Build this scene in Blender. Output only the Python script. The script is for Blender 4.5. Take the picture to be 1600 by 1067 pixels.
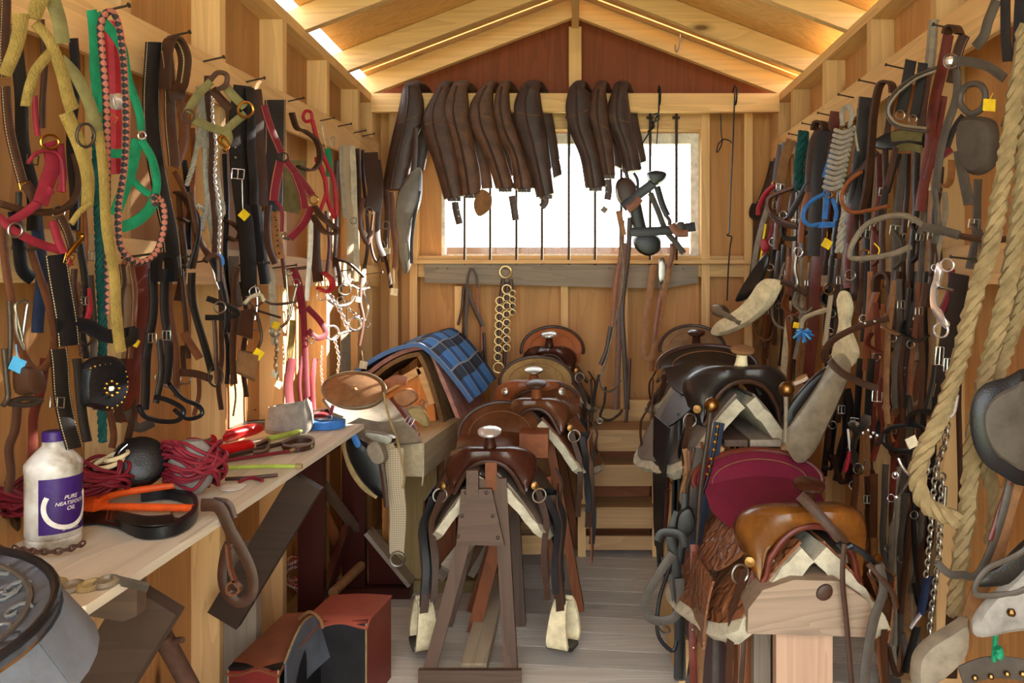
import bpy, math, random
from mathutils import Vector as V, Matrix
from mathutils.geometry import tessellate_polygon
RN = random.Random(11)
SC = bpy.context.scene
COL = SC.collection
for o in list(bpy.data.objects):
    bpy.data.objects.remove(o)
PI = math.pi
# ------------------------------------------------------------------ camera (level, shifted lens, about 27 mm)
F, VX, VY, ZC = 1200.0, 893.0, 450.0, 1.35
cd = bpy.data.cameras.new('camera')
cd.sensor_width = 36; cd.lens = F / 1600 * 36
cd.shift_x = (800 - VX) / 1600; cd.shift_y = (VY - 533.5) / 1600
cd.clip_start = .02
cam = bpy.data.objects.new('camera', cd); COL.objects.link(cam)
cam.location = (0, 0, ZC); cam.rotation_euler = (PI / 2, 0, 0)
SC.camera = cam
# ------------------------------------------------------------------ daylight: bright sky and a low sun behind the window
w = bpy.data.worlds.new('sky'); SC.world = w; w.use_nodes = True
bg = w.node_tree.nodes['Background']
bg.inputs[0].default_value = (.93, .97, 1.0, 1); bg.inputs[1].default_value = 3.4
sl = bpy.data.lights.new('sun', 'SUN'); sl.energy = 20; sl.angle = .009; sl.color = (1, .93, .80)
sun = bpy.data.objects.new('sun', sl); COL.objects.link(sun)
sun.rotation_euler = V((-1.15, -1.30, -.72)).to_track_quat('-Z', 'Y').to_euler()
SC.view_settings.view_transform = 'Standard'; SC.view_settings.look = 'None'
SC.view_settings.gamma = 1; SC.view_settings.use_curve_mapping = False
SC.view_settings.exposure = 1.2

# ------------------------------------------------------------------ materials
def lin(h):
    h = h.lstrip('#'); r = []
    for i in (0, 2, 4):
        c = int(h[i:i+2], 16) / 255
        r.append(c / 12.92 if c <= .04045 else ((c + .055) / 1.055) ** 2.4)
    return r
MC = {}
class NT:
    def __init__(s, name):
        s.m = bpy.data.materials.new(name); s.m.use_nodes = True
        s.t = s.m.node_tree; s.b = s.t.nodes['Principled BSDF']
    def n(s, t, **k):
        nd = s.t.nodes.new('ShaderNode' + t)
        for a, v in k.items():
            if a.startswith('i_'):
                q = a[2:]; nd.inputs[int(q) if q.isdigit() else q.replace('_', ' ')].default_value = v
            else: setattr(nd, a, v)
        return nd
    def l(s, a, ao, b, bi): s.t.links.new(a.outputs[ao], b.inputs[bi])
    def ramp(s, src, so, stops):
        r = s.n('ValToRGB'); e = r.color_ramp.elements
        while len(e) > 1: e.remove(e[-1])
        e[0].position = stops[0][0]; e[0].color = (*stops[0][1], 1)
        for p, c in stops[1:]:
            q = e.new(p); q.color = (*c, 1)
        s.l(src, so, r, 0); return r
    def bump(s, src, so, st, dist=.01):
        b = s.n('Bump'); b.inputs['Strength'].default_value = st; b.inputs['Distance'].default_value = dist
        s.l(src, so, b, 'Height'); s.l(b, 0, s.b, 'Normal'); return b
def mul(c, k): return [min(1, x * k) for x in c]

def plain(name, hexc, rough=.5, metal=0, var=.25, scale=30, bump=.15, spec=.36, stitch=None, coat=0, wear=None):
    """leather, cloth, paint: one colour with uneven dye, small grain"""
    if name in MC: return MC[name]
    k = NT(name); c = lin(hexc)
    tc = k.n('TexCoord'); no = k.n('TexNoise', i_Scale=scale, i_Detail=6., i_Roughness=.65)
    k.l(tc, 'Object', no, 'Vector')
    stops = [(.3, mul(c, 1 - var)), (.5, c), (.72, mul(c, 1 + var))]
    if wear: stops += [(.80, lin(wear))]
    r = k.ramp(no, 0, stops); last = (r, 0)
    if stitch:
        uv = k.n('UVMap'); sp = k.n('SeparateXYZ'); k.l(uv, 0, sp, 0)
        a = k.n('Math', operation='SUBTRACT', i_1=.5); k.l(sp, 1, a, 0)
        a2 = k.n('Math', operation='ABSOLUTE'); k.l(a, 0, a2, 0)
        a3 = k.n('Math', operation='COMPARE', i_1=.37, i_2=.014); k.l(a2, 0, a3, 0)
        d = k.n('Math', operation='MULTIPLY', i_1=190.); k.l(sp, 0, d, 0)
        d2 = k.n('Math', operation='FRACT'); k.l(d, 0, d2, 0)
        d3 = k.n('Math', operation='LESS_THAN', i_1=.6); k.l(d2, 0, d3, 0)
        mm = k.n('Math', operation='MULTIPLY'); k.l(a3, 0, mm, 0); k.l(d3, 0, mm, 1)
        mx = k.n('Mix', data_type='RGBA'); k.l(mm, 0, mx, 0); k.l(r, 0, mx, 6)
        mx.inputs[7].default_value = (*lin(stitch), 1); last = (mx, 2)
    k.l(last[0], last[1], k.b, 'Base Color')
    k.b.inputs['Roughness'].default_value = rough; k.b.inputs['Metallic'].default_value = metal
    k.b.inputs['Specular IOR Level'].default_value = spec; k.b.inputs['Coat Weight'].default_value = coat
    n2 = k.n('TexNoise', i_Scale=scale * 9, i_Detail=4.); k.l(tc, 'Object', n2, 'Vector')
    if bump: k.bump(n2, 0, bump, .003)
    MC[name] = k.m; return k.m

def wood(name, hexc, axis='Z', dark=None, rough=.62, knots=True, ring=1.0, rnd=.18, rot=0):
    """sawn timber: grain stretched along one axis, knots, each board its own shade"""
    key = name + '_' + axis
    if key in MC: return MC[key]
    k = NT(key); c = lin(hexc); d = lin(dark) if dark else mul(c, .55)
    tc = k.n('TexCoord'); oi = k.n('ObjectInfo')
    mp = k.n('Mapping'); s = {'X': (.35, 6, 6), 'Y': (6, .35, 6), 'Z': (6, 6, .35)}[axis]
    mp.inputs['Scale'].default_value = s; mp.inputs['Rotation'].default_value = (0, 0, rot)
    k.l(tc, 'Object', mp, 'Vector')
    add = k.n('VectorMath', operation='ADD'); k.l(mp, 0, add, 0)
    rm = k.n('Math', operation='MULTIPLY', i_1=37.); k.l(oi, 'Random', rm, 0); k.l(rm, 0, add, 1)
    no = k.n('TexNoise', i_Scale=1.2, i_Detail=3., i_Distortion=.6); k.l(add, 0, no, 'Vector')
    wv = k.n('Math', operation='MULTIPLY', i_1=9. * ring); k.l(no, 0, wv, 0)
    fr = k.n('Math', operation='FRACT'); k.l(wv, 0, fr, 0)
    fi = k.n('TexNoise', i_Scale=14., i_Detail=5.); k.l(add, 0, fi, 'Vector')
    mx = k.n('Mix', data_type='FLOAT', i_0=.55); k.l(fr, 0, mx, 2); k.l(fi, 0, mx, 3)
    mid = [a * .62 + b * .38 for a, b in zip(c, d)]
    r = k.ramp(mx, 0, [(.15, mul(c, 1.12)), (.45, c), (.68, [a*.8+b*.2 for a, b in zip(c, d)]), (.95, mid)])
    last = (r, 0)
    if knots:
        mp2 = k.n('Mapping'); s2 = {'X': (1.6, 4.2, 4.2), 'Y': (4.2, 1.6, 4.2), 'Z': (4.2, 4.2, 1.6)}[axis]
        mp2.inputs['Scale'].default_value = s2; k.l(tc, 'Object', mp2, 'Vector')
        ad2 = k.n('VectorMath', operation='ADD'); k.l(mp2, 0, ad2, 0); k.l(rm, 0, ad2, 1)
        vo = k.n('TexVoronoi', i_Scale=1.0); k.l(ad2, 0, vo, 'Vector')
        kr = k.ramp(vo, 'Distance', [(.035, (1, 1, 1)), (.075, (.35, .35, .35)), (.13, (0, 0, 0))])
        m2 = k.n('Mix', data_type='RGBA'); k.l(kr, 0, m2, 0); k.l(r, 0, m2, 6)
        m2.inputs[7].default_value = (*mul(d, .45), 1); last = (m2, 2)
    hs = k.n('HueSaturation'); k.l(last[0], last[1], hs, 'Color')
    mr = k.n('MapRange', i_3=1 - rnd, i_4=1 + rnd); k.l(oi, 'Random', mr, 0); k.l(mr, 0, hs, 'Value')
    k.l(hs, 0, k.b, 'Base Color'); k.b.inputs['Roughness'].default_value = rough
    k.b.inputs['Specular IOR Level'].default_value = .3
    k.bump(mx, 0, .12, .004)
    MC[key] = k.m; return k.m

def two_tone(name, h1, h2, ku, kv, rough=.8):
    """braid or weave of two yarns following the rope's own length and girth"""
    if name in MC: return MC[name]
    k = NT(name); uv = k.n('UVMap'); sp = k.n('SeparateXYZ'); k.l(uv, 0, sp, 0)
    def tri(o, q):
        a = k.n('Math', operation='MULTIPLY', i_1=q); k.l(sp, o, a, 0); return a
    u, v = tri(0, ku), tri(1, kv)
    p = k.n('Math', operation='ADD'); k.l(u, 0, p, 0); k.l(v, 0, p, 1)
    q = k.n('Math', operation='SUBTRACT'); k.l(u, 0, q, 0); k.l(v, 0, q, 1)
    cv = k.n('CombineXYZ'); k.l(p, 0, cv, 0); k.l(q, 0, cv, 1)
    ch = k.n('TexChecker', i_Scale=1.0); k.l(cv, 0, ch, 'Vector')
    ch.inputs[1].default_value = (*lin(h1), 1); ch.inputs[2].default_value = (*lin(h2), 1)
    k.l(ch, 0, k.b, 'Base Color'); k.b.inputs['Roughness'].default_value = rough
    MC[name] = k.m; return k.m

def emat_glass():
    k = NT('window_glass'); t = k.n('BsdfTransparent'); g = k.n('BsdfGlossy', i_Roughness=.02)
    fr = k.n('Fresnel', i_IOR=1.25); mx = k.n('MixShader'); k.l(fr, 0, mx, 0); k.l(t, 0, mx, 1); k.l(g, 0, mx, 2)
    k.l(mx, 0, k.t.nodes['Material Output'], 0); return k.m

PAL = dict(   # name: (colour, roughness)
 black=('#161413', .40), coal=('#101115', .34), dark=('#3a2317', .42), brown=('#5c3520', .45), mahog=('#5a2318', .42),
 tan=('#8f5f38', .55), chest=('#7a4322', .42), amber=('#a8652a', .36), grey=('#443d36', .55), pale=('#7a6f5f', .65),
 red=('#9c1a28', .6), wine=('#6b1826', .5), rednyl=('#741525', .7), green=('#0f7a55', .7), teal=('#1b4a48', .8), olive=('#6d6642', .85),
 fleecy=('#86713c', .95), blue=('#336fb8', .7), navy=('#1d2740', .55), cream=('#d6c8a2', .8), wool=('#b8b09a', 1.0), white=('#dedbd2', .6),
 orange=('#d2521c', .45), yellow=('#e8c61e', .6), sky=('#4fa8e0', .6), purple=('#33195e', .4), ropegrey=('#9a948a', .95), manila=('#7f6d4e', .95),
 suede=('#7d5a3c', .9), sueded=('#8f7b55', .9), clay=('#85807a', .8), felt=('#6b543a', 1.0), pink=('#c08878', .95), limey=('#9fb04a', .6), paper=('#e6dcc0', .8),
 redplas=('#b81414', .3), maroon=('#5e0f24', .85), hoof=('#6f6250', .4), rust=('#4b3226', .7))
def M(n):
    if n in MC: return MC[n]
    if n == 'chrome': return plain('chrome', '#e6e8ee', .22, .75, .08, 20, .02)
    if n == 'steel': return plain('steel', '#9a958c', .38, 1, .2, 40, .1)
    if n == 'brass': return plain('brass', '#b88a3c', .28, 1, .2, 30, .05)
    if n == 'bronze': return plain('bronze', '#7d5c34', .35, 1, .3, 14, .05)
    if n == 'iron': return plain('iron', '#4a4038', .55, .8, .3, 40, .2)
    if n == 'braid': return two_tone('braid', '#8f5140', '#171418', 75, 2.0)
    if n == 'candy': return two_tone('candy', '#b02838', '#e2d3c2', 70, 3.0)
    if n == 'girthweave': return two_tone('girthweave', '#b5a58a', '#8f8068', 120, 9)
    if n.endswith('_st'):
        h, r = PAL[n[:-3]]; return plain(n, h, r, stitch='#c9b58c')
    if n == 'palebrass': return plain('palebrass', '#cdb47c', .35, .5, .15, 30, .05)
    h, r = PAL[n]
    soft = n in ('wool', 'fleecy', 'felt')
    return plain(n, h, r, 0, .28, 26, .9 if soft else .2, .15 if r > .75 else .34)

# ------------------------------------------------------------------ mesh builder
def cat(pts, n=6, closed=False):
    pts = [V(p) for p in pts]; m = len(pts); out = []
    if m < 3 and not closed:
        return [pts[0].lerp(pts[1], i / n) for i in range(n + 1)]
    for i in range(m if closed else m - 1):
        g = (lambda j: pts[j % m]) if closed else (lambda j: pts[max(0, min(m - 1, j))])
        a, b, c, d = g(i - 1), g(i), g(i + 1), g(i + 2)
        for s in range(n):
            t = s / n
            out.append(.5 * ((2 * b) + (c - a) * t + (2 * a - 5 * b + 4 * c - d) * t * t + (3 * b - a - 3 * c + d) * t ** 3))
    if not closed: out.append(pts[-1].copy())
    return out
class MB:
    def __init__(s): s.v = []; s.f = []; s.uv = []
    def add(s, vs, fs, uvs=None):
        o = len(s.v); s.v += [V(p) for p in vs]; s.f += [[i + o for i in f] for f in fs]
        s.uv += uvs if uvs else [None] * len(fs); return s
    def box(s, c, d, rot=None):
        c = V(c); m = rot or Matrix.Identity(3); h = [x / 2 for x in d]
        vs = [c + m @ V((sx * h[0], sy * h[1], sz * h[2])) for sx in (-1, 1) for sy in (-1, 1) for sz in (-1, 1)]
        return s.add(vs, [(0, 1, 3, 2), (4, 6, 7, 5), (0, 4, 5, 1), (2, 3, 7, 6), (0, 2, 6, 4), (1, 5, 7, 3)])
    def span(s, x0, x1, y0, y1, z0, z1):
        return s.box(((x0+x1)/2, (y0+y1)/2, (z0+z1)/2), (abs(x1-x0), abs(y1-y0), abs(z1-z0)))
    def bar(s, a, b, wd, ht, side=None):
        a, b = V(a), V(b); d = (b - a); L = d.length; d.normalize()
        sd = V(side) if side else (V((1, 0, 0)) if abs(d.x) < .9 else V((0, 1, 0)))
        sd = (sd - d * sd.dot(d)).normalized(); up = sd.cross(d).normalized()
        return s.box((a + b) / 2, (wd, L, ht), Matrix((sd, d, up)).transposed())
    def secs(s, rings, closed=False, cap=True, us=None):
        """loft equal rings of points"""
        n = len(rings[0]); m = len(rings); vs = [p for r in rings for p in r]; fs = []; uv = []
        if us is None:
            us = [0.]
            for i in range(1, m): us.append(us[-1] + (V(rings[i][0]) - V(rings[i-1][0])).length)
            if closed: us.append(us[-1] + (V(rings[0][0]) - V(rings[-1][0])).length)
        for i in range(m if closed else m - 1):
            j = (i + 1) % m
            for q in range(n):
                r = (q + 1) % n
                fs.append((i*n+q, i*n+r, j*n+r, j*n+q))
                u0, u1 = us[i], us[i+1] if i + 1 < len(us) else us[i]
                uv.append(((u0, q/n), (u0, (q+1)/n), (u1, (q+1)/n), (u1, q/n)))
        if cap and not closed:
            fs += [tuple(range(n))[::-1], tuple((m-1)*n + q for q in range(n))]; uv += [None, None]
        return s.add(vs, fs, uv)
    def tube(s, pts, r, seg=8, closed=False, lobes=0, twist=0., flat=1.):
        pts = [V(p) for p in pts]; m = len(pts)
        rad = r if isinstance(r, (list, tuple)) else [r] * m
        if len(rad) != m: rad = [rad[0] + (rad[-1] - rad[0]) * i / (m - 1) for i in range(m)]
        rings = []; nrm = None; dist = 0.
        for i in range(m):
            a = pts[(i-1) % m] if closed else pts[max(0, i-1)]; b = pts[(i+1) % m] if closed else pts[min(m-1, i+1)]
            t = (b - a); t = t.normalized() if t.length > 1e-9 else V((0, 0, 1))
            if nrm is None:
                nrm = t.orthogonal().normalized()
            nrm = nrm - t * nrm.dot(t)
            nrm = nrm.normalized() if nrm.length > 1e-6 else t.orthogonal().normalized()
            bn = t.cross(nrm)
            if i: dist += (pts[i] - pts[i-1]).length
            ring = []
            for q in range(seg):
                an = 2 * PI * q / seg
                k = rad[i] * (1 + (.16 * math.cos(lobes * (an + twist * dist)) if lobes else 0))
                ring.append(pts[i] + nrm * math.cos(an) * k + bn * math.sin(an) * k * flat)
            rings.append(ring)
        return s.secs(rings, closed)
    def rope(s, pts, r, n=3, pitch=5., seg=6):
        """laid rope: strands wound round each other"""
        pts = [V(p) for p in pts]; res = [pts[0]]; acc = 0.; step = r * .8
        for a, b in zip(pts, pts[1:]):
            L = (b - a).length; k = max(1, int(L / step))
            res += [a.lerp(b, (i + 1) / k) for i in range(k)]
        for q in range(n):
            path = []; nrm = None; dist = 0.
            for i, p in enumerate(res):
                t = (res[min(len(res)-1, i+1)] - res[max(0, i-1)])
                t = t.normalized() if t.length > 1e-9 else V((0, 0, 1))
                if nrm is None: nrm = t.orthogonal().normalized()
                nrm = (nrm - t * nrm.dot(t)).normalized(); bn = t.cross(nrm)
                if i: dist += (p - res[i-1]).length
                an = 2 * PI * (q / n + dist / (pitch * r))
                path.append(p + (nrm * math.cos(an) + bn * math.sin(an)) * r * .5)
            s.tube(path, r * .56, seg)
        return s
    def ring(s, c, ax, ay, R, r, seg=20, k=1.):
        c = V(c); ax = V(ax).normalized(); ay = V(ay).normalized()
        return s.tube([c + ax * R * math.cos(2*PI*i/seg) + ay * R * k * math.sin(2*PI*i/seg) for i in range(seg)], r, 7, True)
    def lathe(s, prof, o, axis=(0, 0, 1), seg=20, sx=1., sy=1.):
        o = V(o); ax = V(axis).normalized(); a = ax.orthogonal().normalized()
        if abs(ax.z) > .9: a = V((1, 0, 0)); a = (a - ax * a.dot(ax)).normalized()
        b = ax.cross(a)
        rings = [[o + ax * h + a * r * sx * math.cos(2*PI*q/seg) + b * r * sy * math.sin(2*PI*q/seg) for q in range(seg)] for r, h in prof]
        return s.secs(rings)
    def ball(s, c, r, seg=14, k=(1, 1, 1)):
        c = V(c); rings = []
        for i in range(1, seg // 2):
            ph = PI * i / (seg // 2)
            rings.append([c + V((k[0]*r*math.sin(ph)*math.cos(2*PI*q/seg), k[1]*r*math.sin(ph)*math.sin(2*PI*q/seg), -k[2]*r*math.cos(ph))) for q in range(seg)])
        return s.secs(rings)
    def sheet(s, fn, nu, nv, th, out=None):
        """surface fn(u,v) given thickness th towards its back"""
        g = [[V(fn(i / nu, j / nv)) for j in range(nv + 1)] for i in range(nu + 1)]
        def nm(i, j):
            a = g[min(nu, i+1)][j] - g[max(0, i-1)][j]; b = g[i][min(nv, j+1)] - g[i][max(0, j-1)]
            c = a.cross(b); return c.normalized() if c.length > 1e-12 else V((0, 0, 1))
        if out is not None:
            acc = sum((nm(i, j) for i in range(0, nu+1, 2) for j in range(0, nv+1, 2)), V())
            th = abs(th) if acc.dot(V(out)) > 0 else -abs(th)
        top = [g[i][j] for i in range(nu+1) for j in range(nv+1)]
        bot = [g[i][j] - nm(i, j) * th for i in range(nu+1) for j in range(nv+1)]
        N = len(top); W = nv + 1; fs = []; uv = []
        for i in range(nu):
            for j in range(nv):
                a, b, c, d = i*W+j, (i+1)*W+j, (i+1)*W+j+1, i*W+j+1
                q = ((i/nu, j/nv), ((i+1)/nu, j/nv), ((i+1)/nu, (j+1)/nv), (i/nu, (j+1)/nv))
                fs += [(a, b, c, d), (N+d, N+c, N+b, N+a)]; uv += [q, q[::-1]]
        ed = [i*W for i in range(nu+1)] + [nu*W+j for j in range(1, nv+1)] + [i*W+nv for i in range(nu-1, -1, -1)] + [j for j in range(nv-1, 0, -1)]
        for a, b in zip(ed, ed[1:] + ed[:1]): fs.append((b, a, N+a, N+b)); uv.append(None)
        return s.add(top + bot, fs, uv)
    def poly(s, pts, n, th, dome=0.):
        """solid slab from a closed outline, front raised by dome"""
        pts = [V(p) for p in pts]; n = V(n).normalized(); m = len(pts)
        c = sum(pts, V()) / m
        if dome:
            ins = [p.lerp(c, .16) + n * (th + dome * .7) for p in pts]; ins2 = [p.lerp(c, .45) + n * (th + dome) for p in pts]
            vs = pts + [p + n * th * .6 for p in pts] + ins + ins2
            fs = []
            for k in range(3):
                fs += [(k*m+i, k*m+(i+1) % m, (k+1)*m+(i+1) % m, (k+1)*m+i) for i in range(m)]
            tb = [tuple(t) for t in tessellate_polygon([pts])]; tf = [tuple(3*m+i for i in t) for t in tessellate_polygon([ins2])]
            return s.add(vs, fs + [t[::-1] for t in tb] + tf)
        t = [tuple(q) for q in tessellate_polygon([pts])]
        return s.add(pts + [p + n * th for p in pts], [(i, (i+1) % m, m+(i+1) % m, m+i) for i in range(m)] + [q[::-1] for q in t] + [tuple(m+i for i in q) for q in t])
    def between(s, O, I, dirs, b, seg=14, pw=.8, shift=None):
        """body lofted between two edge curves, thickness b along dirs"""
        rings = []; m = len(O)
        for i in range(m):
            o, q = V(O[i]), V(I[i]); c = (o + q) / 2; a = (o - q) / 2
            bb = b[i] if isinstance(b, (list, tuple)) else b
            d = V(dirs[i]) if isinstance(dirs, list) else V(dirs)
            ring = []
            for k in range(seg):
                an = 2 * PI * k / seg; ca, sa = math.cos(an), math.sin(an)
                ring.append(c + a * math.copysign(abs(ca) ** pw, ca) + d * bb * math.copysign(abs(sa) ** pw, sa))
            rings.append(ring)
        return s.secs(rings)
    def build(s, name, mat, parent=None, loc=None, ang=38, flat=False, label=None):
        org = V((0, 0, 0)) if loc is None else V(loc)
        p = parent; po = V((0, 0, 0))
        while p: po += p.location; p = p.parent
        me = bpy.data.meshes.new(name)
        me.from_pydata([tuple(v - po - org) for v in s.v], [], s.f)
        ul = me.uv_layers.new(name='UVMap'); k = 0
        for pl, u in zip(me.polygons, s.uv):
            for i in range(pl.loop_total):
                if u: ul.data[k].uv = u[i]
                k += 1
        me.materials.append(mat if not isinstance(mat, str) else M(mat))
        import bmesh
        bm = bmesh.new(); bm.from_mesh(me); bmesh.ops.recalc_face_normals(bm, faces=bm.faces); bm.to_mesh(me); bm.free()
        if not flat:
            me.shade_smooth(); me.set_sharp_from_angle(angle=math.radians(ang))
        o = bpy.data.objects.new(name, me); COL.objects.link(o)
        o.location = org
        if parent: o.parent = parent
        if label: o['label'] = label
        return o
def tag(o, label, category, group=None):
    o['label'] = label; o['category'] = category
    if group: o['group'] = group
    return o
def thing(name, label, category, loc, group=None):
    o = bpy.data.objects.new(name, None); COL.objects.link(o); o.location = loc; o.empty_display_size = .05
    return tag(o, label, category, group)
def struct(o): o['kind'] = 'structure'; return o
def solo(mb, name, mat, label, category, group=None, loc=None):
    c = loc or (sum(mb.v, V()) / len(mb.v)); c = V(c)
    return tag(mb.build(name, mat, None, c), label, category, group)
def at(px, py, Y): return V(((px - VX) * Y / F, Y, ZC - (py - VY) * Y / F))
# ------------------------------------------------------------------ the setting: a stud-framed shed
XL, XR, YB, YF = -1.09, 1.13, 4.39, -.55
PLATE = 2.41; SLOPE = .38; XM = .02
ply = wood('plywood', '#bd8a54', 'Z', '#8a5730', knots=True, ring=.8)
plyr = wood('plywood_red', '#8a4a30', 'Z', '#5a2a1c', knots=False, ring=.8)
roofw = wood('roof_plywood', '#cf9f5f', 'X', '#8f6232', ring=1.3)
pineX, pineY, pineZ = (wood('pine', '#cfa873', a, '#a0754a') for a in 'XYZ')
greyX, greyY, greyZ = (wood('weathered', '#8f8272', a, '#5d5348') for a in 'XYZ')
barnX, barnY, barnZ = (wood('old_board', '#584539', a, '#2c211b') for a in 'XYZ')
redX, redY, redZ = (wood('stained', '#3a1612', a, '#1e0a08', rough=.35, knots=False) for a in 'XYZ')
oakX, oakY, oakZ = (wood('brown_board', '#7a4526', a, '#4a2814') for a in 'XYZ')
floorm = wood('floorboard', '#d6d2ca', 'X', '#94897a', rough=.6, rnd=.0, ring=1.4)
gm = plain('meadow', '#a9b284', .95, 0, .4, 3, .5)
g = MB().span(-30, 30, -30, 40, -.4, -.25); struct(g.build('ground', gm, None, (0, 0, -.25)))

# floor: boards lying across the shed, a little askew
fl = MB(); an = math.radians(-6.5); rm = Matrix.Rotation(an, 3, 'Z'); y = -1.2; i = 0
while y < 5.4:
    fl.box(rm @ V((0, y + .07, -.015)), (3.4, .1365, .03), rm); y += .14; i += 1
fo = struct(fl.build('floor', floorm, None, None, flat=True))
# vary each board by its own shade through a per-board colour
me = fo.data; ca = me.color_attributes.new('board', 'FLOAT_COLOR', 'CORNER')
for pl in me.polygons:
    r = random.Random(pl.vertices[0] // 8 if True else 0).uniform(.72, 1.12)
    for li in pl.loop_indices: ca.data[li].color = (r, r * .99, r * .97, 1)
t = floorm.node_tree; vc = t.nodes.new('ShaderNodeVertexColor'); vc.layer_name = 'board'
bs = t.nodes['Principled BSDF']; src = bs.inputs['Base Color'].links[0].from_socket
mx = t.nodes.new('ShaderNodeMix'); mx.data_type = 'RGBA'; mx.blend_type = 'MULTIPLY'; mx.inputs[0].default_value = 1
t.links.new(src, mx.inputs[6]); t.links.new(vc.outputs[0], mx.inputs[7]); t.links.new(mx.outputs[2], bs.inputs['Base Color'])
struct(MB().span(-1.3, 1.35, YF, 4.5, -.25, -.034).build('floor_joists', pineX))

STUDS = [-.2, .32, .84, 1.36, 1.88, 2.4, 2.92, 3.44, 3.94]
def sidewall(side):
    x = XL if side == 'left' else XR; s = -1 if side == 'left' else 1
    wl = struct(MB().span(x + s*.09, x + s*.105, YF, 4.42, 0, PLATE + .02).build('wall_' + side, ply))
    for yy in STUDS: MB().span(x + s*.0005, x + s*.089, yy - .02, yy + .02, .04, PLATE - .045).build('stud', pineZ, wl)
    MB().span(x - s*.0005, x + s*.089, YF, 4.3, PLATE - .0445, PLATE - .002).build('top_plate', pineY, wl)
    MB().span(x + s*.0, x + s*.089, YF, 4.3, 0, .039).build('sole_plate', pineY, wl)
    z0, z1 = (1.745, 2.03) if side == 'left' else (2.02, 2.02)
    a, b = x - s*.02, x - s*.0006
    MB().add([(a, -.3, z0), (b, -.3, z0), (b, -.3, z0+.135), (a, -.3, z0+.135), (a, 4.28, z1), (b, 4.28, z1), (b, 4.28, z1+.135), (a, 4.28, z1+.135)],
             [(0, 1, 2, 3), (7, 6, 5, 4), (0, 4, 5, 1), (1, 5, 6, 2), (2, 6, 7, 3), (3, 7, 4, 0)]).build('hanging_rail', pineY, wl)
    MB().span(x - s*.02, x - s*.0006, -.3, 4.28, 1.36, 1.47).build('hanging_rail', pineY, wl)
    MB().span(x - s*.0, x + s*.089, 4.20, 4.385, .04, PLATE - .045).build('corner_post', pineZ, wl)
    return wl
wl, wr = sidewall('left'), sidewall('right')

# back wall with window opening
WX0, WX1, WZ0, WZ1 = -.743, .732, 1.533, 2.235
zr = lambda x: PLATE + .10 + (1.11 - abs(x - XM)) * SLOPE
wb = MB()
wb.span(XL-.09, WX0, YB, YB+.015, 0, PLATE); wb.span(WX1, XR+.09, YB, YB+.015, 0, PLATE)
wb.span(WX0, WX1, YB, YB+.015, 0, WZ0); wb.span(WX0, WX1, YB, YB+.015, WZ1, PLATE)
wb = struct(wb.build('wall_back', ply))
MB().poly([(XL-.09, YB, PLATE), (XR+.09, YB, PLATE), (XR+.09, YB, zr(XR+.09)-.03), (XM, YB, zr(XM)-.03), (XL-.09, YB, zr(XL-.09)-.03)], (0, 1, 0), .015).build('gable_panel', plyr, wb)
MB().span(XM-.035, XM+.035, 4.265, 4.30, 2.412, zr(XM)-.13).build('gable_post', pineZ, wb)
bx = lambda px, Y=4.30: (px - VX) * Y / F
for px0, px1 in ((608, 622), (640, 652), (1096, 1109), (1163, 1176)):
    MB().span(bx(px0), bx(px1), 4.301, 4.388, .04, 2.36).build('stud', pineZ, wb)
for px in (716, 882, 975):
    MB().span(bx(px)-.02, bx(px)+.02, 4.301, 4.388, .04, 1.36).build('stud', pineZ, wb)
MB().span(XL+.002, XR-.002, 4.302, 4.388, 2.361, 2.41).build('wall_plate', pineX, wb)
MB().span(bx(652)+.001, bx(1096)-.001, 4.3, 4.386, WZ1 + .003, 2.36).build('window_header', pineX, wb)
MB().span(bx(646), bx(1176), 4.245, 4.3, 1.485, 1.505).build('sill_board', pineX, wb)
MB().span(XL+.002, XR-.002, 4.3, 4.388, 0, .039).build('sole_plate', pineX, wb)
# rough grey board carrying the nails, tapering at its right end
MB().poly([at(662, 411, 4.265), at(1090, 415, 4.265), at(1090, 442, 4.265), at(1062, 446, 4.265), at(1040, 451, 4.265), at(664, 442, 4.265)], (0, 1, 0), .03).build('nail_board', greyX, wb)
MB().span(bx(646), bx(1176), 4.32, 4.387, WZ0-.12, WZ0-.002).build('rough_sill', pineX, wb)
for a, b in (((978, 625), (1016, 662)),):
    p, q = at(*a, 4.25), at(*b, 4.25); MB().span(p.x, q.x, 4.25, 4.3, q.z, p.z).build('nailing_block', pineX, wb)
p, q = at(900, 620, 4.25), at(1020, 665, 4.25); MB().span(p.x-.3, q.x, 4.262, 4.3, q.z, p.z-.07).build('low_board', pineX, wb)
# window: white frame, pane, outside boards, iron bars
f = MB()
f.span(WX0, WX0+.02, 4.392, 4.44, WZ0, WZ1).span(WX1-.05, WX1, 4.392, 4.44, WZ0, WZ1)
f.span(WX0+.02, WX1-.05, 4.392, 4.44, WZ1-.06, WZ1).span(WX0+.02, WX1-.05, 4.392, 4.44, WZ0, WZ0+.012)
win = struct(f.build('window_1', 'white'))
MB().span(WX0+.021, WX1-.051, 4.414, 4.418, WZ0+.013, WZ1-.061).build('window_pane', emat_glass(), win)
MB().span(WX0-.1, WX1+.1, 4.50, 4.54, 1.545, 1.59).build('outside_rail', barnX, win)
for px in (726, 766, 807, 847, 889, 930, 971, 1016, 1057):
    x = bx(px, 4.27)
    b = solo(MB().tube([(x, 4.272, 1.478), (x, 4.272, 2.372)], .008, 8), 'window_bar', 'iron', 'thin black iron bar standing upright across the bright window', 'window bar', 'iron bars across the window', (x, 4.272, 1.478))
    MB().box((x, 4.272, 1.4925), (.035, .018, .01)).build('clip', 'iron', b); MB().box((x, 4.282, 2.30), (.04, .02, .012)).build('clip', 'iron', b)

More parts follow.
